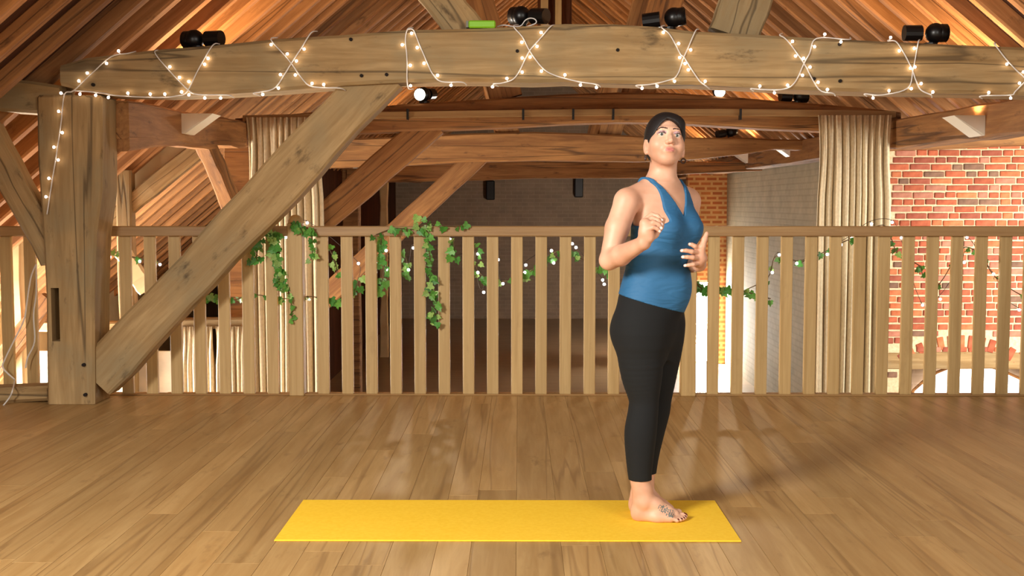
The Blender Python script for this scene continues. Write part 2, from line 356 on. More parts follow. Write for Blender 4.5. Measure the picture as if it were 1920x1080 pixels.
while z > HALL + 0.05:
    x = x0w + rb.uniform(0.0, 0.1)
    k = row
    while x < wx(1990):
        ln = rb.choice([0.215, 0.215, 0.105]) if rb.random() < 0.8 else 0.105
        hh = 0.058 + rb.uniform(-0.004, 0.004)
        cx_, cz_ = x + ln / 2, z - 0.0325
        if not in_arch(cx_, cz_) and not in_arch(x + 0.02, cz_) and not in_arch(x + ln - .02, cz_) and not (x + ln > opx0 - 0.01 and z < lint_top + 0.03):
            bricks.append((cx_, cz_ + rb.uniform(-.003, .003), ln - 0.002, hh, rb.uniform(-0.012, 0.012)))
        x += ln + 0.014
    z -= 0.075; row += 1
for i in range(-6, 7):
    a = i * 0.098
    bricks.append((arch_c.x + math.sin(a) * (R0 + R1) / 2, arch_c.z + math.cos(a) * (R0 + R1) / 2, 0.07, 0.14, -a))
for i in range(7):
    xx = arch_c.x - 0.42 + i * 0.14
    bricks.append((xx, lint_top + 0.035, 0.122, 0.052, 0))
vis = [b for b in bricks if b[1] > wz(738) and b[0] < wx(1930)]; rest = [b for b in bricks if not (b[1] > wz(738) and b[0] < wx(1930))]
if len(vis) > 300: rest += vis[300:]; vis = vis[:300]
def brickvf(b, inc=0.0):
    bm = bmesh.new(); bmesh.ops.create_cube(bm, size=1); d = 0.05
    for v in bm.verts: v.co = (v.co.x * b[2], v.co.y * d, v.co.z * b[3])
    bmesh.ops.bevel(bm, geom=list(bm.edges), offset=0.005, segments=1, affect='EDGES'); bm.verts.index_update()
    vs = [v.co.copy() for v in bm.verts]; fs = [tuple(v.index for v in f.verts) for f in bm.faces]; bm.free(); return vs, fs
bmesh_cache = {}
for b in vis:
    mi = rb.choices(range(5), [5, 3, 3, 1.3, 2])[0]; key = (round(b[2], 3), round(b[3] / 0.004), mi)
    if key not in bmesh_cache:
        v, f = brickvf(b); o = obj('brick', v, f, M_BRICKS[mi]); bmesh_cache[key] = o.data
    else:
        o = bpy.data.objects.new('brick', bmesh_cache[key]); COL.objects.link(o)
    o.location = (b[0], BY + 0.025 - 0.012 - rb.uniform(0, 0.006), b[1]); o.rotation_euler = (0, -b[4] if abs(b[4]) < 0.05 else -b[4], 0); setparent(o, wb)
if rest:
    parts = []
    for b in rest:
        v, f = brickvf(b); parts.append(([p + Vector((b[0], BY + 0.013, b[1])) for p in v], f))
    o = obj('outer_bricks', *merge(parts), M_BRICKS[0]); setparent(o, wb); o['kind'] = 'stuff'
timber('lintel', (opx0 - 0.22, BY + 0.12, (lint_top + op_top) / 2), (opx1 + 0.2, BY + 0.12, (lint_top + op_top) / 2), 0.26, lint_top - op_top, OAK['x'], wb, wob=0.006, side=(0, 1, 0))
# arched daylit window in the opening
wn2 = empty('window_2', (wx(1812), BY + 0.6, HALL)); tag(wn2, 'round-headed daylit opening under the timber lintel', kind='structure')
wc, wtop, wr = wx(1816), at(1816, 682, BY + 0.5).z, 0.0
px = [1700, 1712, 1730, 1755, 1785, 1815, 1845, 1872, 1895, 1925, 1950]; py = [760, 731, 715, 698, 686, 682, 685, 692, 702, 716, 730]
Yw = BY + 0.42
pts = [at(a, b_, Yw) for a, b_ in zip(px, py)]; base = HALL + 0.05
V = [(p.x, Yw, p.z) for p in pts] + [(pts[-1].x, Yw, base), (pts[0].x, Yw, base)]
n = len(V); V2 = V + [(a, Yw + 0.03, c) for a, _, c in V]
F = [tuple(range(n)), tuple(range(2 * n - 1, n - 1, -1))] + [(i, (i + 1) % n, (i + 1) % n + n, i + n) for i in range(n)]
setparent(obj('pane', V2, F, M_DAY), wn2)
setparent(obj('arched_frame', *tubevf([(p.x, Yw - 0.02, p.z) for p in pts], 0.018, 6), OAK['dx']), wn2)
bk = box('wall_recess', opx0 - 0.3, opx1 + 0.6, BY + 0.5, BY + 0.6, HALL, lint_top + 0.2, M_ENDWALL); tag(bk, 'brick back of the arched recess', kind='structure')
ap = timber('trim_1', (3.9, BY - 0.05, 1.96), (6.4, BY - 0.05, 2.06), 0.2, 0.22, OAK['dx']); tag(ap, 'wall plate timber over the red brick porch wall', kind='structure')

# ---- roof: deck and rafters
roof = empty('ceiling', (XRIDGE, 15, 4.9)); tag(roof, 'steep barn roof of dark boarding between pale rafters', kind='structure')
def deck(xa, xb, y0, y1, name):
    za, zb = roof_z(xa) + 0.115, roof_z(xb) + 0.115
    L = math.hypot(xb - xa, zb - za); v, f = boxvf(0, L, y0, y1, 0.0, 0.05)
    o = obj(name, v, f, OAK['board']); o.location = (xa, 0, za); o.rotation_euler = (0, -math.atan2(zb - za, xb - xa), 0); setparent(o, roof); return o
y = 2.2
while y < 31:      # boarding, one panel between each pair of rafters
    y += 0.42
    for (xa, xb) in ((-5.7, XRIDGE), (4.13, XRIDGE)):
        sgn = 1 if xb > xa else -1
        za, zb = roof_z(xa) + 0.1, roof_z(xb) + 0.1; L = math.hypot(xb - xa, zb - za)
        kd = 'deck%d' % sgn
        if kd not in pl_meshes:
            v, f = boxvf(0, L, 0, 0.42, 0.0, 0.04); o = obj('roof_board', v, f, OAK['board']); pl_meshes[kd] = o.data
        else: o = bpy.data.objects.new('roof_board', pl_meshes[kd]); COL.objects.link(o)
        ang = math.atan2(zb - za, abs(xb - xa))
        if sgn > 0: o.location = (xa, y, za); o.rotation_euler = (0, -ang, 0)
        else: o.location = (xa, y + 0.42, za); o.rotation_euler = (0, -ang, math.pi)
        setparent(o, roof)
        rr = random.Random(int(y * 100) + sgn)
        hz = 0.0
        r_ = timber('rafter', (xa, y, roof_z(xa) + 0.04), (xb, y + rr.uniform(-.03, .03), roof_z(xb) + 0.04), 0.10 + rr.uniform(-.01, .03), 0.13 + rr.uniform(-.01, .03), OAK['rafter'], roof, seg=7, wob=0.007, side=(0, 1, 0), seed=int(y * 10))
ridge = timber('ridge_board', (XRIDGE, 2.5, 5.05), (XRIDGE, 31, 5.05), 0.06, 0.25, OAK['dark'], roof, seg=4)

# ---- trusses
tr1 = empty('roof_truss', (0.5, 7.6, 0)); tag(tr1, 'weathered oak roof truss wound with warm fairy lights, standing on the gallery', 'timber truss', kind='structure')
T1 = [(112, 122, 160), (160, 108, 172), (200, 103, 178), (300, 92, 180), (400, 85, 177), (520, 72, 170), (640, 65, 160), (760, 56, 154), (900, 53, 153), (1000, 48, 155), (1060, 44, 153), (1150, 45, 156), (1230, 50, 158), (1300, 58, 158), (1400, 63, 163), (1500, 69, 168), (1650, 77, 173), (1800, 84, 175), (1920, 88, 178), (2080, 100, 184)]
profile_beam('tie_beam', T1, 7.45, 7.77, OAK['x'], tr1)
near_post = prism('post', [(88, 762), (177, 762), (176, 560), (180, 440), (191, 360), (191, 178), (68, 178), (70, 300), (80, 440), (86, 560)], 7.46, 7.76, OAK['z'], tr1)
A, B = at(188, 690, 7.5), at(700, 158, 7.5)
def prism_timber(name, p_top, p_bot, q_top, q_bot, Y0, Y1, mat, parent):
    """raking timber from its four outline corners, local x along it so the grain follows"""
    P, Q = (at(*p_top, Y0) + at(*p_bot, Y0)) / 2, (at(*q_top, Y0) + at(*q_bot, Y0)) / 2
    ax = (Q - P).normalized(); up = Vector((-ax.z, 0, ax.x))
    h = (abs((at(*p_top, Y0) - at(*p_bot, Y0)).dot(up)) + abs((at(*q_top, Y0) - at(*q_bot, Y0)).dot(up))) / 2
    m = (Y0 + Y1) / 2; return timber(name, (P.x, m, P.z), (Q.x, m, Q.z), Y1 - Y0, h, mat, parent, wob=0.007, side=(0, 1, 0))
timber('brace', (at(175, 712, 7.5).x, 7.6, at(175, 712, 7.5).z), (at(720, 132, 7.5).x, 7.6, at(720, 132, 7.5).z), 0.2, 0.285, OAK['x'], tr1, wob=0.01, side=(0, 1, 0), seg=14)
prism_timber('aisle_brace', (-90, 90), (-90, 190), (98, 428), (98, 545), 7.5, 7.66, OAK['x'], tr1)
profile_beam('aisle_tie', [(-320, 120, 190), (-100, 132, 200), (0, 145, 208), (60, 152, 212), (112, 160, 215)], 7.5, 7.76, OAK['x'], tr1)
prism_timber('strut', (790, -120), (690, -120), (915, 60), (838, 60), 7.52, 7.7, OAK['x'], tr1)
prism_timber('strut', (1490, -120), (1395, -120), (1430, 66), (1328, 66), 7.52, 7.7, OAK['x'], tr1)
def cut_pocket(o, x0, x1, y0, y1, z0, z1):
    v, f = boxvf(x0, x1, y0, y1, z0, z1); c = obj('cutter', v, f, M_HOLESHADE); c.location = (0, 0, 0)
    m = o.modifiers.new('pocket', 'BOOLEAN'); m.operation = 'DIFFERENCE'; m.solver = 'EXACT'; m.object = c
    bpy.context.view_layer.update(); ev = o.evaluated_get(bpy.context.evaluated_depsgraph_get()); me = bpy.data.meshes.new_from_object(ev)
    o.modifiers.clear(); mats = list(o.data.materials); o.data = me; me.materials.clear()
    for q in mats: me.materials.append(q)
    for p in me.polygons: p.material_index = 0
    bpy.data.objects.remove(c)
cut_pocket(near_post, at(98, 640, 7.46).x, at(113, 640, 7.46).x, 7.40, 7.60, at(100, 640, 7.46).z, at(100, 540, 7.46).z)
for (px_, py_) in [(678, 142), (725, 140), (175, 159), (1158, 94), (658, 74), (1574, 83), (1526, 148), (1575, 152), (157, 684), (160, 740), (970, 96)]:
    p = at(px_, py_, 7.449); o = obj('hole_disc', *tubevf([(0, 0.0, 0), (0, 0.03, 0)], 0.011, 10), M_HOLESHADE); o.location = (p.x, 7.438, p.z); setparent(o, tr1)  # near-black discs paint the shade inside the peg holes
sill = profile_beam('trim_2', [(-250, 730, 760), (-60, 730, 760), (0, 728, 757), (88, 724, 752)], 7.52, 7.72, OAK['x']); tag(sill, 'grey weathered sill timber left of the oak post', kind='structure')

def truss(Y, st, label, left_brace, bmat, thick=0.3):
    t = empty('roof_truss', (0.5, Y, 0)); tag(t, label, 'timber truss', kind='structure')
    profile_beam('tie_beam', st, Y, Y + thick, bmat.get('tie', bmat['x']), t)
    timber('post', (XL, Y + thick / 2, HALL), (XL, Y + thick / 2, 1.98), 0.26, 0.26, bmat['z'], t, side=(0, 1, 0))
    if left_brace:
        (a, b_, h) = left_brace
        P, Q = at(*a, Y + .05), at(*b_, Y + .05); timber('brace', (P.x, Y + 0.13, P.z), (Q.x, Y + 0.13, Q.z), 0.16, h, bmat['x'], t, side=(0, 1, 0))
    for s in (-1, 1):
        xs = XRIDGE + s * 0.62; xe = XRIDGE + s * 1.15
        timber('strut', (xs, Y + 0.15, at(900, st[len(st) // 2][1], Y).z - .05), (xe, Y + 0.15, roof_z(xe)), 0.14, 0.3, bmat['x'], t, side=(0, 1, 0))
    return t
WM = {'x': OAK['dx'], 'z': OAK['dz'], 'y': OAK['dy']}
T2 = [(440, 222, 262), (520, 216, 256), (640, 205, 250), (760, 195, 246), (850, 190, 243), (960, 182, 238), (1060, 176, 232), (1160, 173, 229), (1260, 174, 230), (1350, 180, 236), (1450, 188, 242), (1550, 196, 246), (1640, 204, 254), (1690, 210, 262)]
tr2 = truss(11.1, T2, 'bowed brown oak truss carrying the curtain rail', ((480, 520), (812, 228), 0.27), WM)
T3 = [(600, 262, 315), (760, 256, 310), (880, 250, 304), (1000, 247, 301), (1100, 250, 302), (1200, 255, 303), (1300, 258, 299), (1400, 258, 288), (1455, 261, 279), (1570, 262, 284)]
tr3 = truss(14.8, T3, 'third oak truss beyond the curtained one', ((584, 581), (904, 285), 0.26), WM)
T4 = [(650, 300, 343), (900, 300, 338), (1000, 298, 334), (1200, 300, 334), (1290, 303, 326), (1430, 304, 320)]
tr4 = truss(18.5, T4, 'fourth and most distant oak truss', None, WM)
pf = timber('trim_3', (XL + 0.0, 23.2, HALL), (XL + 0.0, 23.2, 2.0), 0.17, 0.17, M_CREAM, None, side=(0, 1, 0), wob=0.02); tag(pf, 'lit post far down the hall, its brightness painted as cream', kind='structure')  # cream colour stands in for the light falling on this post

# ---- arcade plates and braces along the barn
pl = empty('arcade_plate', (XL, 9.4, 1.9)); tag(pl, 'long oak arcade plate running back from the fairy-lit post', 'beam', kind='structure')
timber('plate', (XL, 7.72, 1.84), (XL, 11.2, 1.93), 0.22, 0.25, OAK['dx'], pl, seg=14, wob=0.012, side=(1, 0, 0))
timber('plate', (XL, 11.2, 1.93), (XL, 31, 1.95), 0.2, 0.22, OAK['dx'], pl, seg=14, side=(1, 0, 0))
timber('brace', (XL + .02, 7.74, 1.69), (XL + .02, 10.0, 1.82), 0.16, 0.13, OAK['dx'], pl, seg=10, bow=0.03, side=(1, 0, 0))
timber('brace', (XL + .02, 9.85, 1.84), (XL + .02, 11.15, 0.95), 0.14, 0.17, OAK['dx'], pl, seg=10, bow=0.06, side=(1, 0, 0))
prl = empty('arcade_plate', (XR, 9.4, 1.9)); tag(prl, 'long oak arcade plate above the red brick porch wall', 'beam', kind='structure')
timber('plate', (XR + .02, 5.0, 1.86), (XR + .02, 11.3, 1.94), 0.24, 0.27, OAK['dx'], prl, seg=14, wob=0.015, side=(1, 0, 0))
timber('plate', (XR + .1, 11.3, 1.96), (XR + .1, 31, 1.98), 0.22, 0.24, OAK['dx'], prl, seg=14, wob=0.02, side=(1, 0, 0))
# aisle frame behind the near post
af = empty('aisle_frame', (-3.5, 11, 0)); tag(af, 'pale lit aisle frame with panelled infill behind the post', 'timber frame', kind='structure')
timber('aisle_post', (at(236, 430, 11).x, 11.0, HALL), (at(236, 430, 11).x, 11.0, 1.6), 0.13, 0.13, OAK['x'], af, side=(0, 1, 0))
A, B = at(150, 462, 11), at(420, 240, 11); timber('aisle_rafter', (A.x, 11.02, A.z), (B.x, 11.02, B.z), 0.14, 0.16, OAK['x'], af, side=(0, 1, 0))
prism('infill_panel', [(150, 455), (150, 330), (215, 270), (425, 240), (425, 252)], 11.12, 11.15, M_CREAM, af, 0)
A, B = at(300, 612, 11), at(459, 606, 11); timber('aisle_beam', (A.x - 1.2, 11.0, A.z), (B.x, 11.0, B.z), 0.16, 0.09, OAK['x'], af, side=(0, 1, 0))
box('boarded_panel', at(60, 700, 11).x, at(338, 700, 11).x, 11.06, 11.1, HALL, at(300, 660, 11).z, noisy('grey_limewash', sr(186, 172, 156), sr(206, 192, 172), 5), af)
timber('gusset', (at(228, 470, 10.9).x, 10.9, at(228, 470, 10.9).z), (at(276, 545, 10.9).x, 10.9, at(276, 545, 10.9).z), 0.06, 0.16, M_CREAM, af, side=(0, 1, 0))
timber('aisle_post', (at(28, 430, 10.4).x, 10.4, HALL), (at(28, 430, 10.4).x, 10.4, 1.2), 0.15, 0.14, M_CREAM, af, side=(0, 1, 0))
A, B = at(-60, 760, 10.3), at(95, 560, 10.3); timber('aisle_brace', (A.x, 10.3, A.z), (B.x, 10.3, B.z), 0.1, 0.16, OAK['dx'], af, side=(0, 1, 0))

# ================================================================== RAILING
RY = 7.86
railing = empty('balustrade', (0.0, RY, 0)); tag(railing, 'pale oak balustrade along the gallery edge hung with ivy', 'railing')
xa, xb = at(-250, 600, RY).x, at(2180, 600, RY).x
zt0, zt1 = at(960, 443, RY).z, at(960, 424, RY).z
v, f = boxvf(xa, xb, RY - 0.045, RY + 0.045, zt0, zt1, 0.006); setparent(obj('handrail', v, f, OAK['railx']), railing)
v, f = boxvf(xa, xb, RY - 0.035, RY + 0.035, 0.0, at(960, 738, RY).z, 0.004); setparent(obj('bottom_rail', v, f, OAK['railx']), railing)
zb = at(960, 738, RY).z - 0.002
bal = None
cx = [-31, 15, 60, 105, 150, 193, 238, 284, 330, 375, 421, 466, 511] + [606 + 45.4 * i for i in range(15)] + [1337 + 45.4 * i for i in range(18)]
for c in cx:
    x = at(c, 590, RY).x
    if bal is None:
        v, f = boxvf(-0.0385, 0.0385, -0.016, 0.016, 0, zt0 - zb + 0.001, 0.003); bal = obj('baluster', v, f, OAK['rail']); o = bal
    else: o = bal.copy(); COL.objects.link(o); o.parent = None
    o.location = (x, RY, zb); o.parent = railing; o.location = Vector((x, RY, zb)) - railing.location
for c in (557, 1290):
    x = at(c, 590, RY).x; ztop = at(557, 418, RY).z
    n = obj('newel_post', *boxvf(-0.05, 0.05, -0.05, 0.05, 0, ztop, 0.006), OAK['rail'], loc=(x, RY - 0.005, 0)); setparent(n, railing)
    dome = obj('newel_cap', *spherevf((0, 0, 0), 0.054, 16, 10, (1, 0.95, 0.95)), OAK['rail'], smooth=True, loc=(x, RY - 0.005, ztop + 0.004)); dome.parent = n; dome.location = (0, 0, ztop + 0.004)

# ================================================================== MAT
a, b_, c_, d_ = ground(568, 940), ground(1340, 940), ground(1390, 1016), ground(513, 1016)
y0, y1 = (c_.y + d_.y) / 2, (a.y + b_.y) / 2; x0, x1 = (a.x + d_.x) / 2, (b_.x + c_.x) / 2
MATZ = 0.006
v, f = boxvf(-(x1 - x0) / 2, (x1 - x0) / 2, -(y1 - y0) / 2, (y1 - y0) / 2, 0.0003, MATZ, 0.002)
mat_o = obj('yoga_mat', v, f, M_MAT, loc=((x0 + x1) / 2, (y0 + y1) / 2, 0)); tag(mat_o, 'flat bright yellow yoga mat on the oak floor', 'yoga mat')

# ================================================================== CURTAINS
def curtain(px0, px1, top, Y, zbot, label, seed, nf=13, amp=0.05, spread=0.0, slant=0.0):
    r = random.Random(seed); A, B = at(px0, top, Y), at(px1, top, Y); nx, nz = nf * 10, 26
    ph = [r.uniform(-0.9, 0.9) for _ in range(nf + 2)]; am = [r.uniform(0.55, 1.25) for _ in range(nf + 2)]
    V, F = [], []
    for j in range(nz + 1):
        t = j / nz; z = A.z + (zbot - A.z) * t
        for i in range(nx + 1):
            s = i / nx; k = s * nf; i0 = int(k); fr = k - i0
            p = ph[i0] * (1 - fr) + ph[i0 + 1] * fr; a_ = am[i0] * (1 - fr) + am[i0 + 1] * fr
            g = min(1, 0.3 + t * 4)
            s2 = 0.5 + (s - 0.5) * (1 - 0.05 * math.sin(min(1, t * 5) * math.pi))
            x = A.x + (B.x - A.x) * s2 + slant * t + 0.012 * math.sin(k * 6.28 + p + 1.3) * g
            y = Y + amp * a_ * g * math.sin(k * 2 * math.pi + p + 0.5 * math.sin(t * 3 + i0)) + 0.015 * math.sin(k * 12.3 + 2 * p) * (1.2 - g)
            V.append((x - A.x, y - Y, z - A.z))
    for j in range(nz):
        for i in range(nx): q = j * (nx + 1) + i; F.append((q, q + 1, q + nx + 2, q + nx + 1))
    o = obj('curtain', V, F, M_CURT, smooth=True, loc=(A.x, Y, A.z))
    m = o.modifiers.new('s', 'SOLIDIFY'); m.thickness = 0.006
    tag(o, label, 'curtain', 'pleated cream curtains'); return o
curtain(1534, 1670, 216, 10.962, HALL + 0.02, 'cream pleated curtain hanging beside the red brick porch wall', 4, 10, 0.075)
curtain(462, 604, 220, 10.962, HALL + 0.02, 'cream pleated curtain hanging behind the leaning oak brace', 9, 11, 0.07)
curtain(338, 398, 612, 10.90, HALL + 0.02, 'short cream curtain under the aisle beam, beside the grey panel', 14, 6, 0.04)
curtain(402, 456, 612, 10.90, HALL + 0.02, 'short cream curtain under the aisle beam, next to the tall curtain', 15, 6, 0.04)
cr = empty('curtain_rail', (0.5, 10.98, 2.1)); tag(cr, 'pale timber curtain rail fixed along the bowed oak truss', 'curtain rail')
A, B = at(460, 226, 10.95), at(640, 216, 10.95)
pts = [at(a, b_, 11.0) for a, b_ in [(455, 222), (640, 217), (760, 215), (960, 212), (1160, 210), (1350, 210), (1550, 212), (1680, 214)]]
V = []; F = []
for p in pts: V += [(p.x, 11.0, p.z - 0.028), (p.x, 11.115, p.z - 0.028), (p.x, 11.115, p.z + 0.028), (p.x, 11.0, p.z + 0.028)]
for i in range(len(pts) - 1):
    for j in range(4): F.append((i * 4 + j, i * 4 + (j + 1) % 4, i * 4 + 4 + (j + 1) % 4, i * 4 + 4 + j))
F += [(0, 1, 2, 3), tuple(range(len(V) - 4, len(V)))]
setparent(obj('rail_batten', V, F, OAK['railx']), cr)
for c in (764, 981, 1075, 1150, 1389):
    p = at(c, 212, 10.985); o = box('bracket', p.x - 0.01, p.x + 0.01, 10.985, 11.05, p.z - 0.06, p.z + 0.04, M_BLACK, cr)

# ================================================================== UPLIGHTERS
M_GLOW = plain('uplighter_glow', (1, 1, 1, 1), 0.4, 0, (1, 0.78, 0.48, 1), 6)
def uplighter(x, y, z, s, label, power):
    """white wedge: back on the plate, slanted front; s = +1 points to +X"""
    e = empty('wall_uplighter', (x, y, z)); tag(e, label, 'wall light', 'white wedge uplighters')
    W, H, D = 0.26, 0.15, 0.24; t = 0.012
    prof = [(0, 0), (0, H), (t, H), (t, 0.03), (D - 0.02, H), (D, H), (0.03, 0)]
    n = len(prof); V = [(s * a, -D / 2, b) for a, b in prof] + [(s * a, D / 2, b) for a, b in prof]
    F = [(i, (i + 1) % n, (i + 1) % n + n, i + n) for i in range(n)] + [tuple(range(n)), tuple(range(n, 2 * n))]
    o = obj('housing', V, F, M_WHITE); o.parent = e
    for ya in (-D / 2 - 0.006, D / 2):
        V = [(a, yy, c) for yy in (ya, ya + 0.006) for a, c in ((0, 0), (0, H), (s * D, H))]
        o = obj('end_plate', V, [(0, 1, 2), (3, 4, 5), (0, 1, 4, 3), (1, 2, 5, 4), (2, 0, 3, 5)], M_WHITE); o.parent = e
    o = obj('lamp_tube', *tubevf([(s * 0.05, -0.09, 0.09), (s * 0.05, 0.09, 0.09)], 0.012, 8), M_GLOW); o.parent = e
    l = spot('uplight' if y > 7.5 else 'uplight_offscreen', (x + s * 0.08, y, z + 0.13), (x + s * 0.7, y, z + 1.4), power, (1.0, 0.66, 0.34), 140, 0.05)
def plx(px, X): return (X - 0.0) * FPX / (px - 973.0)
UW = 110
for (px_, py_, X, s, lab, pw) in [
    (352, 252, XL + 0.105, 1, 'white wedge uplighter on the oak plate behind the fairy-lit post', UW),
    (1828, 256, XR - 0.095, -1, 'white wedge uplighter on the oak plate above the red brick wall', UW),
    (1478, 294, XR - 0.004, -1, 'white wedge uplighter on the far plate nearest the tall right curtain', UW),
    (1400, 306, XR - 0.004, -1, 'white wedge uplighter over the middle of the limewashed wall', UW),
    (1326, 324, XR - 0.004, -1, 'white wedge uplighter over the orange brick return', UW),
    (617, 303, XL + 0.097, 1, 'small white wedge uplighter on the post between two braces', UW),
    (665, 316, XL + 0.097, 1, 'small white wedge uplighter farther down the dark boarded wall', UW),
    (-48, 156, at(-48, 150, 7.3).x, 1, 'white wedge uplighter on the aisle tie beside the post', UW * 0.5)]:
    Y = plx(px_, X) if px_ > 0 else 7.375
    p = at(px_, py_, Y); uplighter(X, Y, p.z, s, lab, pw)

# ================================================================== SPOT LAMPS
def spotlamp(px, py, Y, zb, label, yaw, lit=False, tilt=0.1, sc=1.0, aim=None, pw=40):
    p = at(px, py, Y); e = empty('spot_lamp', (p.x, Y, zb)); tag(e, label, 'spot lamp', 'black spot lamps on the tie beams'); h = p.z - zb
    def add(n, vf, m, sm=True): o = obj(n, *vf, m, smooth=sm); o.parent = e; return o
    add('base', tubevf([(0, 0, 0), (0, 0, 0.02)], 0.045 * sc, 14), M_BLACK, False)
    add('yoke', tubevf([(0, 0, 0.01), (0, 0, h)], 0.010 * sc, 8), M_BLACK)
    d = Vector((math.cos(yaw) * math.cos(tilt), math.sin(yaw) * math.cos(tilt), math.sin(tilt))); c = Vector((0, 0, h))
    add('transformer_box', tubevf([c - d * 0.17 * sc, c - d * 0.06 * sc], 0.05 * sc, 14), M_BLACK, False)
    hd_ = add('lamp_head', merge([spherevf(c + d * 0.03 * sc, 0.064 * sc, 14, 10), tubevf([c + d * 0.02 * sc, c + d * 0.10 * sc], 0.058 * sc, 16)]), M_BLACK)
    fc_ = add('lamp_face', tubevf([c + d * 0.101 * sc, c + d * 0.106 * sc], 0.05 * sc, 16), M_LAMP if lit else plain('lamp_glass', sr(30, 26, 26), 0.1), False); fc_.parent = hd_
    if lit: spot('lamp_beam', p + d * 0.13 * sc, p + d * 3, pw, (1.0, 0.8, 0.55), 80, 0.04)
z1 = lambda px, t: at(px, t, 7.5).z
spotlamp(372, 74, 7.62, z1(372, 88), 'black spot lamp on the tie beam near the oak post', math.pi * 0.9, tilt=0)
spotlamp(984, 30, 7.71, z1(984, 49), 'black spot lamp on the tie beam beside the green box', math.pi * 0.8)
spotlamp(1255, 34, 7.62, z1(1255, 52), 'black spot lamp on the tie beam at the foot of the right strut', -0.2)
spotlamp(1745, 62, 7.6, z1(1745, 83), 'black ball spot lamp on the tie beam above the curtain and brick wall', 0.0, tilt=0.0)
z2 = lambda px, t: at(px, t, 11.15).z
spotlamp(796, 177, 11.2, z2(796, 193), 'lit spot lamp on the curtained truss near its brace', -1.9, True, -0.1, 1.1)
spotlamp(1347, 168, 11.2, z2(1347, 180), 'lit spot lamp on the curtained truss above the limewashed wall', -1.6, True, -0.3, 1.0)
spotlamp(1494, 181, 11.25, z2(1494, 192), 'unlit black spot lamp on the curtained truss near the right curtain', 0.2, tilt=0.0)
spotlamp(1366, 248, 14.9, at(1366, 262, 14.85).z, 'unlit black spot lamp on the third truss', 0.4, tilt=0.2)
# hanging pale uprights under the ridge
hg = empty('hanging_frame', (0.3, 16.5, 3.6)); tag(hg, 'dark hanging frame with pale uprights under the ridge', 'hanging frame')
for (c0, c1, m) in [(1008, 1072, OAK['dark'])]:
    A, B = at(c0, 46, 16.6), at(c1, -30, 16.6); box('back_board', A.x, B.x, 16.57, 16.62, A.z - 0.55, 4.95, m, hg)
for (c0, c1) in [(1014, 1028), (1041, 1053)]:
    A, B = at(c0, 46, 16.5), at(c1, -30, 16.5); box('upright', A.x, B.x, 16.5, 16.58, A.z - 0.5, 4.95, OAK['rail'], hg)

# ================================================================== FAIRY LIGHTS
def bulbs_on(paths, Y, e, mat, step, r, rng, spur=0.022):
    proto = None; n = 0
    for pts in paths:
        P = smoothpath(pts, 4); acc = rng.uniform(0, step)
        for i in range(len(P) - 1):
            L = (P[i + 1] - P[i]).length; acc += L
            if acc > step:
                acc -= step * rng.uniform(0.75, 1.15)
                t = (P[i + 1] - P[i]).normalized(); nrm = Vector((-t.z, 0, t.x)) * rng.choice([-1, 1]) + Vector((0, -0.4, 0)) + t * rng.uniform(-.4, .4)
                q = P[i + 1] + nrm.normalized() * spur
                add_bulb(q, P[i + 1], e, mat, r)
PROTO = {}
def add_bulb(q, base, e, mat, r):
    k = (mat.name, r)
    if k not in PROTO:
        PROTO[k] = (obj('bulb', *spherevf((0, 0, 0), r, 8, 6), mat, smooth=True)); o = PROTO[k]
    else: o = PROTO[k].copy(); COL.objects.link(o); o.parent = None
    o.parent = None; o.location = q; setparent(o, e)
    SPURS.append(tubevf([base, q], 0.0028, 5))
SPURS = []
rng = random.Random(21)
YF = 7.438
paths_px = [
 [(88, 402), (93, 370), (100, 325), (108, 275), (115, 225), (121, 177), (138, 170), (170, 140), (207, 107), (240, 100)],
 [(138, 170), (170, 172), (195, 175), (225, 180), (300, 183), (330, 180), (350, 173), (372, 130), (398, 86)],
 [(290, 98), (315, 130), (352, 168), (372, 177), (425, 178)],
 [(508, 74), (530, 100), (546, 119), (575, 157), (600, 164), (636, 165)],
 [(583, 62), (565, 90), (546, 119), (517, 163), (490, 172), (475, 175)],
 [(764, 55), (760, 75), (763, 110), (764, 162)],
 [(764, 55), (775, 56), (785, 80), (800, 115), (812, 140), (828, 153), (865, 154)],
 [(963, 50), (980, 70), (993, 95), (1015, 125), (1037, 140), (1080, 152), (1118, 158)],
 [(1032, 50), (1015, 70), (993, 95), (978, 125), (963, 148), (940, 156), (925, 157)],
 [(1240, 51), (1256, 65), (1275, 100), (1283, 108), (1300, 135), (1313, 153), (1325, 162)],
 [(1304, 58), (1292, 85), (1281, 110), (1270, 140), (1255, 150), (1220, 158), (1193, 160)],
 [(1462, 66), (1475, 75), (1505, 115), (1535, 167), (1562, 175)],
 [(1590, 74), (1531, 72), (1518, 100), (1507, 120), (1490, 155), (1470, 167), (1430, 168), (1408, 166)],
 [(1665, 77), (1680, 78), (1695, 100), (1710, 130), (1717, 150), (1726, 168), (1745, 178)],
 [(1722, 78), (1718, 100), (1712, 130), (1702, 165), (1655, 178), (1622, 176)],
 [(1866, 84), (1890, 115), (1920, 145), (1950, 165)],
 [(1945, 130), (1905, 170), (1895, 178), (1840, 180)]]
fl = empty('fairy_light_string', (0, YF, 2.0)); tag(fl, 'warm white fairy light string wound round the near tie beam and post', 'fairy lights')
P3 = []; wires = []
for pth in paths_px:
    w3 = [at(a, b_, YF) for a, b_ in pth]
    P3.append(w3)
    ext = list(w3)
    for end in (0, -1):
        p = w3[end]; q = Vector((p.x + 0.03, 7.50, p.z + (0.02 if pth[end][1] < 110 else -0.01)))
        if pth[end] in [(88, 402), (138, 170)]: continue
        if end == 0: ext.insert(0, q)
        else: ext.append(q)
    wires.append(tubevf(smoothpath(ext, 5), 0.0042, 5))
bulbs_on(P3, YF, fl, M_BULB, 0.115, 0.0092, rng)
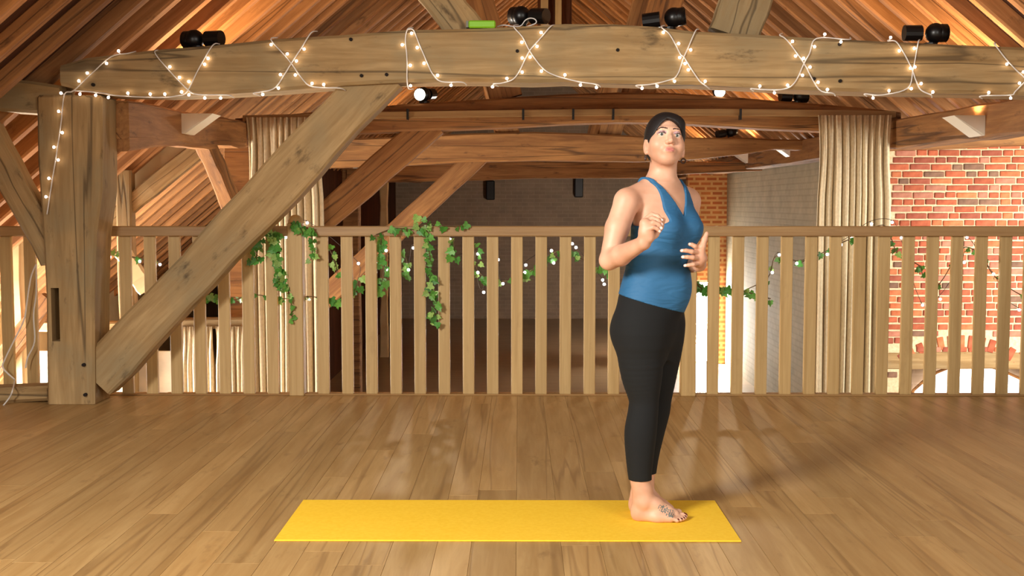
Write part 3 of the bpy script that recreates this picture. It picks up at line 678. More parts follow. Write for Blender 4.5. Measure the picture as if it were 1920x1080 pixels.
for w_ in wires: setparent(obj('wire', *w_, M_CABLE, smooth=True), fl)
for sp_ in SPURS: setparent(obj('bulb_lead', *sp_, M_CABLE), fl)
# green plug box and its lead
gb = empty('plug_box', at(904, 48, 7.55)); tag(gb, 'lime green plastic plug box lying on the near tie beam', 'plug box')
p = at(904, 48, 7.5); box('case', p.x - 0.085, p.x + 0.085, 7.455, 7.515, z1(904, 54), z1(904, 40), plain('lime_plastic', sr(140, 205, 40), 0.4), gb, 0.008)
box('end_cap', p.x - 0.10, p.x - 0.085, 7.46, 7.51, z1(904, 53), z1(904, 41), plain('grey_plastic', sr(120, 120, 110), 0.5), gb)
setparent(obj('lead', *tubevf(smoothpath([at(a, b_, 7.56) for a, b_ in [(932, 50), (945, 47), (965, 50), (977, 48), (985, 38), (995, 34), (1004, 37), (1004, 44), (985, 52), (1030, 47)]], 5), 0.004, 6), M_CABLE, smooth=True), gb)
cb = obj('power_cable', *merge([tubevf(smoothpath([at(a, b_, 7.44 if b_ > 720 else 7.76) for a, b_ in q], 5), 0.005, 6) for q in (
    [(0, 768), (18, 745), (24, 730), (28, 712)], [(28, 712), (6, 690), (10, 672), (28, 635), (45, 600), (50, 570), (58, 520), (68, 495)], [(48, 690), (52, 670), (65, 640), (63, 590), (68, 550), (68, 495)])]), M_CABLE, smooth=True)
tag(cb, 'white power cable hanging down the balustrade beside the oak post', 'cable')

# ================================================================== IVY
def leaf_mesh(mat):
    o2 = [(0, 0), (0.30, -0.10), (0.52, 0.10), (0.36, 0.30), (0.42, 0.52), (0.17, 0.62), (0, 1.0)]
    pts = o2 + [(-x, y) for x, y in o2[-2:0:-1]]
    V = [(0, 0.35, -0.02)] + [(x, y, 0.10 * abs(x) * 1.4 - 0.06 * y * y) for x, y in pts]; n = len(pts)
    F = [(0, 1 + i, 1 + (i + 1) % n) for i in range(n)]
    m = bpy.data.meshes.new('leaf'); m.from_pydata(V, [], F); m.materials.append(mat); return m
LEAVES = [leaf_mesh(m) for m in M_LEAF]
def ivy(name_label, strands, Yb, seed, mats=(3, 3, 1.5)):
    r = random.Random(seed); p0 = at(*strands[0][0][0], Yb)
    e = empty('ivy_garland', p0); tag(e, name_label, 'ivy garland', 'ivy garlands on the balustrade')
    tubes = []
    for pts, n, size, dy in strands:
        w3 = [at(a, b_, Yb + dy) for a, b_ in pts]; P = smoothpath(w3, 6); tubes.append(tubevf(P, 0.0035, 5))
        for i in range(n):
            t = (i + r.random()) / n * (len(P) - 1); k = int(t); q = P[k].lerp(P[min(k + 1, len(P) - 1)], t - k)
            off = Vector((r.uniform(-.028, .028), r.uniform(-.03, .01), r.uniform(-.02, .012)))
            o = bpy.data.objects.new('leaf', r.choices(LEAVES, mats)[0]); COL.objects.link(o)
            s = size * r.uniform(0.7, 1.25); o.scale = (s, s, s)
            o.rotation_euler = (math.radians(90 + r.uniform(-45, 35)), math.radians(180 + r.uniform(-75, 75)), r.uniform(-0.7, 0.7))
            Mr = o.rotation_euler.to_matrix() * s; ext = [Mr @ v.co for v in o.data.vertices]; c = q + off
            lo, hi = min(v.y for v in ext) + c.y, max(v.y for v in ext) + c.y; ztop = max(v.z for v in ext) + c.z; zlow = min(v.z for v in ext) + c.z
            near_newel = any(abs(c.x - at(nx, 590, RY).x) < 0.10 for nx in (557, 1290))
            if Yb > RY:
                lim = RY + (0.047 if (ztop > zt0 and zlow < zt1) or near_newel else 0.018); c.y += max(0.0, lim - lo)
            elif zlow < zt1 + 0.005 or near_newel:
                lim = RY - (0.056 if near_newel else 0.046 if ztop > zt0 else 0.018); c.y += min(0.0, lim - hi)
            tubes.append(tubevf([q, c], 0.0018, 4)); o.location = c
            setparent(o, e)
    setparent(obj('stem', *merge(tubes), M_STEM), e)
RF = RY - 0.058
ivy('thick ivy garland draped over the newel post with the domed cap', [
    ([(478, 424), (500, 432), (520, 442)], 20, 0.05, 0), ([(485, 440), (484, 465), (478, 492)], 18, 0.05, 0),
    ([(512, 436), (520, 470), (524, 510), (532, 540)], 52, 0.055, 0), ([(534, 530), (545, 560), (548, 602)], 9, 0.042, 0),
    ([(545, 418), (570, 428), (584, 440), (586, 485)], 26, 0.05, 0)], RF, 1)
ivy('ivy swag strung behind the balusters under the leaning oak brace', [
    ([(385, 545), (400, 560), (440, 562), (480, 553), (530, 560), (580, 556), (622, 562)], 26, 0.055, 0), ([(205, 470), (240, 480), (300, 490)], 8, 0.045, 0.0)], RY + 0.050, 2)
ivy('ivy trails hanging behind the balusters right of the domed newel', [
    ([(612, 455), (628, 490), (632, 512)], 10, 0.05, 0), ([(625, 560), (640, 565), (665, 545), (672, 520)], 12, 0.055, 0),
    ([(716, 440), (714, 470), (720, 505), (712, 545)], 22, 0.055, 0), ([(757, 470), (765, 500), (760, 515)], 10, 0.05, 0)], RY + 0.050, 3)
ivy('ivy trail lying on the handrail with a strand hanging to the middle of the balusters', [
    ([(705, 440), (740, 428), (770, 430), (800, 420), (840, 424), (880, 422)], 16, 0.05, 0), ([(790, 405), (800, 420), (798, 432)], 7, 0.055, 0),
    ([(800, 440), (806, 480), (808, 530), (814, 570), (816, 606)], 40, 0.05, 0), ([(850, 450), (852, 470), (846, 485)], 7, 0.055, 0)], RF, 4)
ivy('ivy swag with lights between the balusters beside the woman', [
    ([(890, 455), (893, 500), (910, 520), (945, 527), (985, 515), (1010, 495), (1035, 478), (1060, 465), (1085, 482), (1125, 505), (1160, 510)], 46, 0.052, 0)], RY + 0.050, 5)
ivy('ivy swag behind the balusters right of the woman', [
    ([(1305, 530), (1320, 542), (1360, 540), (1400, 548), (1445, 560)], 24, 0.06, 0), ([(1395, 545), (1440, 520), (1455, 480), (1500, 490), (1540, 475), (1585, 452), (1606, 444)], 11, 0.045, 0)], RY + 0.050, 6)
ivy('sparse twiggy ivy trail in front of the red brick wall', [
    ([(1612, 441), (1655, 422), (1672, 450), (1685, 480), (1722, 497), (1730, 520)], 11, 0.05, 0), ([(1740, 560), (1770, 520), (1805, 465), (1840, 480), (1862, 515), (1900, 545), (1930, 560)], 13, 0.045, 0)], RY + 0.050, 7, (2, 3, 2))
rl = empty('fairy_light_string', (0.5, RY, 1.0)); tag(rl, 'cool white fairy light string threaded through the ivy along the balustrade', 'fairy lights')
SPURS.clear()
bp = [(672, 494), (678, 524), (724, 470), (727, 507), (766, 506), (775, 465), (790, 468), (808, 466), (826, 463), (844, 449), (844, 485), (896, 476), (896, 511), (907, 548), (934, 487), (943, 532), (984, 511), (986, 497), (1034, 470), (1038, 493), (1073, 457), (1080, 464), (1130, 525), (1133, 533), (1448, 511), (1461, 478), (1494, 494), (1551, 477), (1577, 459), (1597, 447), (1634, 420), (1673, 417), (1690, 446), (1730, 572), (1763, 561), (1813, 445), (1808, 492), (1863, 514), (1892, 566), (1911, 581), (206, 482), (262, 490), (300, 496), (512, 416), (576, 418), (536, 445)]
order = sorted(bp, key=lambda q: q[0]); wl3 = []; prev = None; runs = [[]]
for q in order:
    if prev and q[0] - prev > 120: runs.append([])
    runs[-1].append(at(q[0] - 3, q[1] - 5, RY + 0.05)); prev = q[0]
for q in order: add_bulb(at(q[0], q[1], RY + 0.04), at(q[0] - 3, q[1] - 5, RY + 0.05), rl, M_BULBW, 0.010)
M_DW = plain('dark_wire', sr(60, 48, 36), 0.7)
for rn in runs:
    if len(rn) > 1: setparent(obj('wire', *tubevf(smoothpath(rn, 4), 0.0018, 4), M_DW), rl)
for sp_ in SPURS: setparent(obj('bulb_lead', *sp_, M_DW), rl)
bx = [at(920, 357, 30.98), at(1085, 352, 30.98)]
for p, lb in zip(bx, ('dark speaker box on the end wall, nearer the cream-coloured post', 'dark speaker box on the end wall, nearer the orange brick return')):
    o = box('wall_speaker', p.x - 0.11, p.x + 0.11, 30.8, 31.0, p.z - 0.25, p.z + 0.25, M_BLACK, None, 0.02); tag(o, lb, 'speaker', 'speaker boxes on the end wall')

# ================================================================== THE WOMAN
H = 0.003
GO = np.array([at(1108, 500, 4.76).x, 4.30, -0.006], dtype=np.float32); GE = np.array([at(1345, 500, 4.76).x, 5.06, 1.70])
GN = tuple(int(n) for n in np.ceil((GE - GO) / H))
AX = [(GO[i] + H * np.arange(GN[i])).astype(np.float32) for i in range(3)]
def field(): return np.full(GN, 0.2, np.float32)
def sub(lo, hi):
    s = []
    for i in range(3):
        a = max(0, int((lo[i] - GO[i]) / H)); b = min(GN[i], int((hi[i] - GO[i]) / H) + 2); s.append(slice(a, max(b, a + 1)))
    sl = tuple(s); return sl, AX[0][sl[0]][:, None, None], AX[1][sl[1]][None, :, None], AX[2][sl[2]][None, None, :]
def smin(D, sl, d, k):
    a = D[sl]
    if k <= 0: D[sl] = np.minimum(a, d); return
    h = np.clip(0.5 + 0.5 * (a - d) / k, 0, 1); D[sl] = a + (d - a) * h - k * h * (1 - h)
def cone(D, p0, p1, r0, r1, k=0.01):
    p0, p1 = np.array(p0, float), np.array(p1, float); m = max(r0, r1) + k + 0.03
    sl, x, y, z = sub(np.minimum(p0, p1) - m, np.maximum(p0, p1) + m); d = p1 - p0; L2 = max(d @ d, 1e-9)
    t = np.clip(((x - p0[0]) * d[0] + (y - p0[1]) * d[1] + (z - p0[2]) * d[2]) / L2, 0, 1)
    q = np.sqrt((x - p0[0] - t * d[0]) ** 2 + (y - p0[1] - t * d[1]) ** 2 + (z - p0[2] - t * d[2]) ** 2) - (r0 + (r1 - r0) * t)
    smin(D, sl, q.astype(np.float32), k)
def ell_d(c, R, rad, m):
    """R columns = local axes in world"""
    c = np.array(c, float); R = np.array(R, float); ext = np.abs(R) @ np.array(rad) + m
    sl, x, y, z = sub(c - ext, c + ext); k0 = 0; k1 = 0
    for i in range(3):
        u = ((x - c[0]) * R[0, i] + (y - c[1]) * R[1, i] + (z - c[2]) * R[2, i]); k0 = k0 + (u / rad[i]) ** 2; k1 = k1 + (u / rad[i] ** 2) ** 2
    k0 = np.sqrt(k0); k1 = np.sqrt(k1) + 1e-6; return sl, (k0 * (k0 - 1) / k1).astype(np.float32)
def ell(D, c, R, rad, k=0.01, cut=False):
    sl, d = ell_d(c, R, rad, k + 0.03)
    if cut: N_ = -D[sl]; tmp = N_.copy(); h = np.clip(0.5 + 0.5 * (tmp - d) / k, 0, 1); D[sl] = -(tmp + (d - tmp) * h - k * h * (1 - h))
    else: smin(D, sl, d, k)
I3 = np.eye(3)
def chain(D, pts, k=0.012):
    for (p, r), (q, s) in zip(pts[:-1], pts[1:]): cone(D, p, q, r, s, k)
def A3(px, py, Y): return np.array(at(px, py, Y))
def surface(D, lo=None):
    s = D < 0; n = np.array(D.shape)
    c = np.zeros(tuple(n - 1), np.int8)
    for i in (0, 1):
        for j in (0, 1):
            for k in (0, 1): c += s[i:n[0] - 1 + i, j:n[1] - 1 + j, k:n[2] - 1 + k]
    cells = np.argwhere((c > 0) & (c < 8)); idx = np.full(tuple(n - 1), -1, np.int32); idx[tuple(cells.T)] = np.arange(len(cells))
    acc = np.zeros((len(cells), 3)); cnt = np.zeros(len(cells))
    cor = [(0, 0, 0), (1, 0, 0), (0, 1, 0), (1, 1, 0), (0, 0, 1), (1, 0, 1), (0, 1, 1), (1, 1, 1)]
    val = [D[cells[:, 0] + a, cells[:, 1] + b, cells[:, 2] + c2].astype(float) for a, b, c2 in cor]
    for a in range(8):
        for b in range(a + 1, 8):
            if sum(abs(np.array(cor[a]) - np.array(cor[b]))) != 1: continue
            m = (val[a] < 0) != (val[b] < 0)
            t = val[a][m] / (val[a][m] - val[b][m]); acc[m] += np.array(cor[a]) + t[:, None] * (np.array(cor[b]) - np.array(cor[a])); cnt[m] += 1
    V = GO + H * (cells + acc / cnt[:, None]); F = []
    for ax in range(3):
        sh = [slice(None)] * 3; sa = list(sh); sb = list(sh); sa[ax] = slice(0, n[ax] - 1); sb[ax] = slice(1, n[ax])
        A_, B_ = s[tuple(sa)], s[tuple(sb)]; E = np.argwhere(A_ != B_); u, v = (ax + 1) % 3, (ax + 2) % 3
        ok = (E[:, u] > 0) & (E[:, v] > 0) & (E[:, u] < n[u] - 1) & (E[:, v] < n[v] - 1); E = E[ok]; fl_ = A_[tuple(E.T)]
        q = []
        for du, dv in ((1, 1), (0, 1), (0, 0), (1, 0)):
            e2 = E.copy(); e2[:, u] -= du; e2[:, v] -= dv; q.append(idx[tuple(e2.T)])
        Q = np.stack(q, 1); Q[~fl_] = Q[~fl_][:, ::-1]; F.append(Q)
    return V, np.concatenate(F)
def mesh_from(name, V, F, mats, parent, mi=None):
    me = bpy.data.meshes.new(name); me.vertices.add(len(V)); me.vertices.foreach_set('co', (V - np.array(parent.location)).astype(np.float32).ravel())
    me.loops.add(F.size); me.loops.foreach_set('vertex_index', F.astype(np.int32).ravel()); me.polygons.add(len(F))
    me.polygons.foreach_set('loop_start', np.arange(0, F.size, 4, dtype=np.int32)); me.polygons.foreach_set('use_smooth', np.ones(len(F), bool))
    for m in mats: me.materials.append(m)
    if mi is not None: me.polygons.foreach_set('material_index', mi.astype(np.int32))
    me.update(calc_edges=True); me.validate()
    o = bpy.data.objects.new(name, me); COL.objects.link(o); o.parent = parent; return o
def relax(V, F, it=2, lam=0.5):
    for _ in range(it):
        S = np.zeros_like(V); C = np.zeros(len(V))
        for a, b in ((0, 1), (1, 2), (2, 3), (3, 0)):
            np.add.at(S, F[:, a], V[F[:, b]]); np.add.at(S, F[:, b], V[F[:, a]]); np.add.at(C, F[:, a], 1); np.add.at(C, F[:, b], 1)
        V = V + lam * (S / C[:, None] - V)
    return V

PY = 4.77
# ---- torso (lofted ellipses turned from profile at the hips to three-quarter at the chest)
TOR = [(668, 1213, .120, .085, 20), (645, 1213, .160, .112, 22), (620, 1214, .176, .124, 25), (590, 1217, .174, .124, 28), (555, 1222, .160, .119, 34), (520, 1230, .147, .113, 40), (490, 1236, .140, .107, 44),
       (455, 1243, .141, .104, 48), (425, 1246, .146, .104, 50), (400, 1245, .149, .099, 50), (380, 1243, .150, .090, 50), (364, 1241, .142, .078, 50), (352, 1240, .112, .066, 50), (343, 1240, .070, .058, 50)]
TZ = np.array([at(c, p, PY).z for p, c, *_ in TOR]); TX = np.array([at(c, p, PY).x for p, c, *_ in TOR])
TW = np.array([t[2] for t in TOR]); TD = np.array([t[3] for t in TOR]); TA = np.radians([t[4] for t in TOR])
def torso_interp(z): return [np.interp(z, TZ, a).astype(np.float32) for a in (TX, TW, TD, TA)]
Dt = field()
sl, x, y, z = sub((GO[0], GO[1], TZ[0] - 0.06), (GE[0], GE[1], TZ[-1] + 0.03))
cx, cw, cd, ca = torso_interp(z)
lat = (x - cx) * (-np.sin(ca)) + (y - PY) * (-np.cos(ca)); fro = (x - cx) * np.cos(ca) + (y - PY) * (-np.sin(ca))
d = (np.sqrt((lat / cw) ** 2 + (fro / cd) ** 2 + 1e-6) - 1) * np.minimum(cw, cd)
d = np.maximum(d, np.maximum(TZ[0] - z, z - TZ[-1]))
Dt[sl] = d.astype(np.float32)
CA = math.radians(50); FR = np.array([math.cos(CA), -math.sin(CA), 0]); RT = np.array([-math.sin(CA), -math.cos(CA), 0])   # facing, and her right
def chest(l, fr, py): b = A3(1245, py, PY); return b + RT * (-l) + FR * fr          # l > 0 towards her left
for s in (-1, 1):
    c = chest(s * 0.062, 0.066, 428); ell(Dt, c, I3, (0.060, 0.060, 0.062), 0.035)
HA = math.radians(25); HF = np.array([math.cos(HA), -math.sin(HA), 0]); HR = np.array([-math.sin(HA), -math.cos(HA), 0])
for s in (-1, 1):
    c = A3(1212, 618, PY) - HF * 0.045 + HR * s * 0.06; ell(Dt, c, I3, (0.080, 0.080, 0.085), 0.02)
ell(Dt, A3(1232, 540, PY) + np.array([.05, -.03, 0]), I3, (0.075, 0.08, 0.09), 0.05)
SR, SL = A3(1175, 379, 4.66), A3(1290, 378, 4.87)
Db = Dt.copy()
# ---- neck, shoulders
NB, NT = A3(1240, 350, 4.78), A3(1245, 298, 4.775)
cone(Db, NB, NT, 0.060, 0.053, 0.03)
for S_ in (SR, SL): cone(Db, A3(1240, 342, 4.79), S_ + np.array([0, 0, .015]), 0.042, 0.038, 0.035); ell(Db, S_, I3, (0.049, 0.050, 0.050), 0.02)
# ---- arms
ER, WR = A3(1142, 488, 4.61), A3(1207, 455, 4.45)
chain(Db, [(SR, .050), (SR * .55 + ER * .45 + np.array([-.006, 0, 0]), .0475), (ER, .037)], 0.012)
chain(Db, [(ER, .038), (ER * .65 + WR * .35 + np.array([.0, 0, -.004]), .040), (WR, .026)], 0.012)
EL, WL = A3(1290, 492, 4.94), A3(1311, 496, 4.60)
chain(Db, [(SL, .046), (SL * .5 + EL * .5, .046), (EL, .038)], 0.02); chain(Db, [(EL, .038), (EL * .6 + WL * .4, .036), (WL, .026)], 0.012)
# ---- right hand: fingers curled forward, closing on the thumb
KN = {}
hY = 4.44
pm = A3(1211, 434, hY); chain(Db, [(WR, .025), (A3(1211, 436, hY), .026), (A3(1210, 420, hY - .002), .023)], 0.012)
chain(Db, [(A3(1218, 446, hY - .01), .018), (A3(1218, 425, hY - .012), .017)], 0.012)
RHF = [[(1211, 411, .016), (1222, 402, .022), (1233, 405, .012), (1241, 413, .002)],
       [(1211, 416, .002), (1223, 409, .002), (1234, 413, -.006), (1241, 421, -.012)],
       [(1212, 423, -.012), (1225, 417, -.018), (1235, 421, -.022), (1240, 428, -.024)],
       [(1214, 431, -.022), (1225, 426, -.030), (1232, 429, -.032), (1237, 434, -.032)]]
for i, fg in enumerate(RHF):
    r = [.0098, .0092, .0082, .0070] if i < 3 else [.0088, .0080, .0074, .0064]
    chain(Db, [(A3(a, b, hY + c), q) for (a, b, c), q in zip(fg, r)], 0.0035)
TH = [(1219, 447, .0), (1229, 440, .010), (1239, 426, .016), (1244, 412, .018)]
chain(Db, [(A3(a, b, hY + c), q) for (a, b, c), q in zip(TH, [.015, .0125, .0105, .0085])], 0.005)
# ---- left hand: back of the hand to us, four fingers pointing to her middle, thumb up
lY = 4.53
chain(Db, [(WL, .025), (A3(1313, 484, lY + .01), .024), (A3(1312, 473, lY + .01), .021)], 0.012)
chain(Db, [(A3(1309, 493, lY + .015), .020), (A3(1308, 481, lY + .003), .018)], 0.012)
LHF = [[(1311, 466, .0), (1303, 462, -.014), (1298, 459, -.012), (1293, 458, -.004)],
       [(1311, 474, -.004), (1297, 472, -.028), (1287, 470, -.028), (1278, 470, -.018)],
       [(1311, 484, -.006), (1299, 483, -.030), (1289, 482, -.032), (1280, 482, -.022)],
       [(1309, 494, -.002), (1300, 496, -.022), (1292, 497, -.024), (1284, 498, -.016)]]
for i, fg in enumerate(LHF):
    r = [.0098, .0092, .0080, .0068] if i < 3 else [.0088, .0080, .0072, .0060]
    chain(Db, [(A3(a, b, lY + c), q) for (a, b, c), q in zip(fg, r)], 0.0035)
chain(Db, [(A3(a, b, lY + c), q) for (a, b, c), q in zip([(1314, 478, .0), (1317, 462, -.005), (1321, 449, -.004), (1325, 438, .0)], [.016, .0125, .0105, .0082])], 0.006)
# ---- legs
Dl = field()
NEAR, FAR = 4.70, 4.82
LN = [(610, 1200, .096), (640, 1200, .094), (700, 1203, .079), (745, 1207, .0570), (770, 1206, .056), (810, 1201, .060), (850, 1199.5, .0530), (895, 1200, .0425), (935, 1206, .037)]
LF = [(610, 1240, .090), (640, 1239, .088), (700, 1232, .077), (745, 1232, .056), (770, 1229, .055), (803, 1219, .058), (850, 1211, .051), (890, 1209, .042), (925, 1210, .036)]
def dense(T, Y):
    T = np.array(T, float); q = smoothpath([Vector((c, p, r * 1000)) for p, c, r in T], 6)
    return [(A3(v.x, v.y, Y), v.z / 1000) for v in q]
chain(Dl, dense(LN, NEAR), 0); chain(Dl, dense(LF, FAR), 0)
Df = Dl.copy()
def foot(D, px, Y, yaw, mir, sc):
    o = np.array(at(px, 950, Y)); o[2] = MATZ; f = np.array([math.cos(yaw), math.sin(yaw), 0]); l = np.array([-math.sin(yaw), math.cos(yaw), 0]) * mir   # l towards the big-toe side
    P = lambda a, b, c: o + (f * a + l * b) * sc + np.array([0, 0, c * sc])
    cone(D, P(0, 0, .13), P(-.012, 0, .06), .036, .036, .02); ell(D, P(-.022, 0, .030), I3, (.030, .028, .032), .02)
    chain(D, [(P(.005, 0, .09), .037), (P(.05, .006, .062), .034), (P(.10, .012, .036), .026), (P(.135, .018, .024), .021)], .02)
    chain(D, [(P(-.01, -.008, .026), .026), (P(.06, -.022, .020), .021), (P(.115, -.026, .017), .017)], .02)
    ell(D, P(.002, -.026, .078), I3, (.014, .014, .016), .02)
    tips = [(.190, .030, .016, .0125), (.190, .010, .0125, .0088), (.182, -.006, .0115, .0082), (.171, -.020, .011, .0078), (.157, -.033, .0105, .0075)]
    nails = []
    for a, b, c, r in tips:
        cone(D, P(.125, b * 0.9, .018), P(a - 0.012, b, c), r * 1.15, r, .006); ell(D, P(a - .010, b, c), I3, (r * 1.1, r, r * .95), .004); nails.append((P(a - .004, b, c + r * 0.75), r))
    return P, nails
PF, nails = foot(Df, 1206, NEAR, math.radians(-6), 1, 0.93)
foot(Df, 1201, FAR, math.radians(-8), -1, 0.88)
smin(Db, tuple([slice(None)] * 3), Df, 0.02)
# ---- head
hO = A3(1247, 270, 4.755)
yw, pt, rl_ = math.radians(6), math.radians(18), math.radians(-5)
Fh = np.array([math.sin(yw) * math.cos(pt), -math.cos(yw) * math.cos(pt), math.sin(pt)]); Sh = np.array([math.cos(yw), math.sin(yw), 0]); Uh = np.cross(Sh, Fh); Uh = Uh if Uh[2] > 0 else -Uh
Sh, Uh = Sh * math.cos(rl_) + Uh * math.sin(rl_), Uh * math.cos(rl_) - Sh * math.sin(rl_)
RH = np.stack([Sh, Fh, Uh], 1)
hp = lambda s, f, u: hO + Sh * s + Fh * f + Uh * u
Dh = field()
ell(Dh, hp(0, -.012, .032), RH, (.073, .094, .086), .01)
ell(Dh, hp(0, .022, -.024), RH, (.061, .066, .074), .03)
ell(Dh, hp(0, .058, -.083), RH, (.020, .022, .018), .025)
for s in (-1, 1):
    ell(Dh, hp(s * .040, .050, -.026), RH, (.026, .030, .030), .025); cone(Dh, hp(s * .050, 0, -.040), hp(s * .016, .05, -.080), .016, .015, .025)
cone(Dh, hp(-.032, .076, .030), hp(.032, .076, .030), .012, .012, .015)
for s in (-1, 1): ell(Dh, hp(s * .031, .096, .008), RH, (.018, .016, .0125), .010, True)
chain(Dh, [(hp(0, .084, .016), .007), (hp(0, .098, -.010), .008), (hp(0, .106, -.026), .0115)], .010)
for s in (-1, 1): ell(Dh, hp(s * .012, .095, -.029), RH, (.0085, .010, .008), .006); ell(Dh, hp(s * .0065, .103, -.0395), RH, (.0042, .006, .004), .003, True)
ell(Dh, hp(0, .078, -.058), RH, (.026, .016, .018), .015)
ell(Dh, hp(0, .0915, -.0540), RH, (.019, .009, .0050), .004); ell(Dh, hp(0, .0905, -.0650), RH, (.016, .009, .0058), .004)
ell(Dh, hp(0, .100, -.0594), RH, (.015, .008, .0022), .003, True)
for s in (-1, 1):
    ell(Dh, hp(s * .077, -.014, -.012), RH, (.008, .018, .031), .008); ell(Dh, hp(s * .084, -.008, -.006), RH, (.005, .010, .016), .004, True); ell(Dh, hp(s * .074, -.006, -.042), RH, (.007, .008, .009), .006)
    # lids
    cone(Dh, hp(s * .018, .0825, .010), hp(s * .031, .0895, .0165), .0038, .0042, .004); cone(Dh, hp(s * .031, .0895, .0165), hp(s * .045, .080, .010), .0042, .0036, .004)
    cone(Dh, hp(s * .019, .082, .003), hp(s * .044, .080, .003), .003, .003, .004)
smin(Db, tuple([slice(None)] * 3), Dh, 0.022)
# flat soles on the mat
zz = AX[2][None, None, :]; Db = np.maximum(Db, (MATZ + 0.0005) - zz)

# ---- materials
def skinmat():
    m, nt, b = newmat('skin'); N = nt.nodes.new; L = nt.links.new
    tc = N('ShaderNodeTexCoord'); n = N('ShaderNodeTexNoise'); n.inputs['Scale'].default_value = 9; n.inputs['Detail'].default_value = 3; L(tc.outputs['Object'], n.inputs['Vector'])
    r = N('ShaderNodeValToRGB'); r.color_ramp.elements[0].color = sr(204, 152, 124); r.color_ramp.elements[1].color = sr(222, 174, 146); r.color_ramp.elements[0].position = .35; r.color_ramp.elements[1].position = .65
    L(n.outputs['Fac'], r.inputs[0]); L(r.outputs[0], b.inputs['Base Color']); b.inputs['Roughness'].default_value = 0.5
    b.inputs['Subsurface Weight'].default_value = 0.12; b.inputs['Subsurface Radius'].default_value = (0.01, 0.004, 0.002); return m
M_SKIN = skinmat()
M_LIP = plain('lip', sr(194, 122, 112), 0.45); M_NAILR = plain('red_nail', sr(92, 14, 22), 0.25); M_NAILP = plain('pale_nail', sr(244, 214, 206), 0.3)
M_TAT = plain('tattoo_ink', sr(112, 116, 112), 0.6); M_BROW = plain('eyebrow_hair', sr(70, 46, 38), 0.8); M_LID = plain('eye_shadow', sr(176, 140, 144), 0.5); M_BLUSH = plain('blush_skin', sr(222, 158, 138), 0.5)
woman = empty('person', (at(1206, 950, PY).x, PY, MATZ)); tag(woman, 'barefoot woman in blue vest top and black leggings standing on the yellow mat', 'person')
V, F = surface(Db); V = relax(V, F, 1, 0.4); C = V[F].mean(1); mi = np.zeros(len(F), int)
loc = (C - hO) @ RH; s_, f_, u_ = loc.T
lipm = (((s_ / .0185) ** 2 + ((u_ + .0595) / .0095) ** 2) < 1) & (f_ > .06); mi[lipm] = 1
for s in (-1, 1):
    bu = .0335 - ((s * s_ - .028) / .03) ** 2 * .010
    mi[(np.abs(u_ - bu) < .0030) & (s * s_ > .012) & (s * s_ < .048) & (f_ > .04)] = 5
    mi[(np.abs(u_ - .0128 + ((s * s_ - .031) / .016) ** 2 * .003) < .0016) & (np.abs(s * s_ - .032) < .016) & (f_ > .05)] = 5
    mi[(mi == 0) & (((s * s_ - .031) / .018) ** 2 + ((u_ - .015) / .008) ** 2 < 1) & (f_ > .05)] = 6
for p, r in nails: mi[(np.linalg.norm(C - p, axis=1) < r * 0.78)] = 2
for a in (RHF, LHF):
    yy = hY if a is RHF else lY
    for fg in a:
        p = A3(fg[3][0], fg[3][1], yy + fg[3][2]) + np.array([0, -.006, .001]); mi[np.linalg.norm(C - p, axis=1) < .0058] = 3
tc_ = PF(.098, .0, .055); dl = C - tc_; m = (np.abs(dl[:, 0]) < .036) & (C[:, 2] > .028) & (C[:, 2] < .085) & (C[:, 1] < NEAR + .03) & (np.abs(dl[:, 1]) < .05)
pat = np.sin(C[:, 0] * 330 + 2 * np.sin(C[:, 2] * 240)) * np.sin(C[:, 2] * 380 + 1.5 * np.sin(C[:, 0] * 210)) + 0.5 * np.sin(C[:, 0] * 610 - C[:, 2] * 420)
rad = (dl[:, 0] / .036) ** 2 + ((C[:, 2] - .052 + dl[:, 0] * 0.45) / .020) ** 2
mi[m & (pat > -0.15 + rad * 0.5) & (rad < 1.0)] = 4
mesh_from('body', V, F, [M_SKIN, M_LIP, M_NAILR, M_NAILP, M_TAT, M_BROW, M_LID], woman, mi)

# ---- leggings
Dg = Dt.copy(); smin(Dg, tuple([slice(None)] * 3), Dl, 0.035)
xg = AX[0][:, None, None]; yg = AX[1][None, :, None]
zc = at(1200, 899, NEAR).z
leg = np.maximum(np.maximum(Dg - 0.005, zc - 0.0 * xg - zz + 0.0 * yg), zz - at(1215, 530, PY).z)
V, F = surface(leg.astype(np.float32)); V = relax(V, F, 1, 0.4)
M_LEG = plain('black_jersey', sr(9, 11, 13), 0.9); mesh_from('leggings', V, F, [M_LEG], woman)
# ---- vest top
cx, cw, cd, ca = torso_interp(zz)
latc = (xg - at(1245, 400, PY).x) * RT[0] + (yg - PY) * RT[1]; froc = (xg - at(1245, 400, PY).x) * FR[0] + (yg - PY) * FR[1]
al = np.abs(latc); Dtop = Dt.copy()
for S_ in (SR, SL): cone(Dtop, A3(1240, 342, 4.79), S_ + np.array([0, 0, .015]), 0.042, 0.038, 0.035)
hem = at(1156, 549, PY).z + (xg - at(1156, 549, PY).x) * ((at(1284, 586, PY).z - at(1156, 549, PY).z) / (at(1284, 586, PY).x - at(1156, 549, PY).x))
zV = at(1278, 406, 4.70).z; zS = at(1240, 338, PY).z
neck = np.where(froc > 0, zz - (zV + al * 1.75), zz - (zS - .10 + al * 1.2)) * 0.5
za = at(1222, 428, PY).z
arm = al - (0.088 + np.clip((za + 0.035 - zz) / 0.035, 0, 1) ** 2 * 0.12 + np.clip((zz - (zS - .04)) / .05, 0, 1) * .012)
top = np.maximum(np.maximum(Dtop - 0.008, hem - zz), np.maximum(neck, arm))
V, F = surface(top.astype(np.float32)); V = relax(V, F, 2, 0.4)
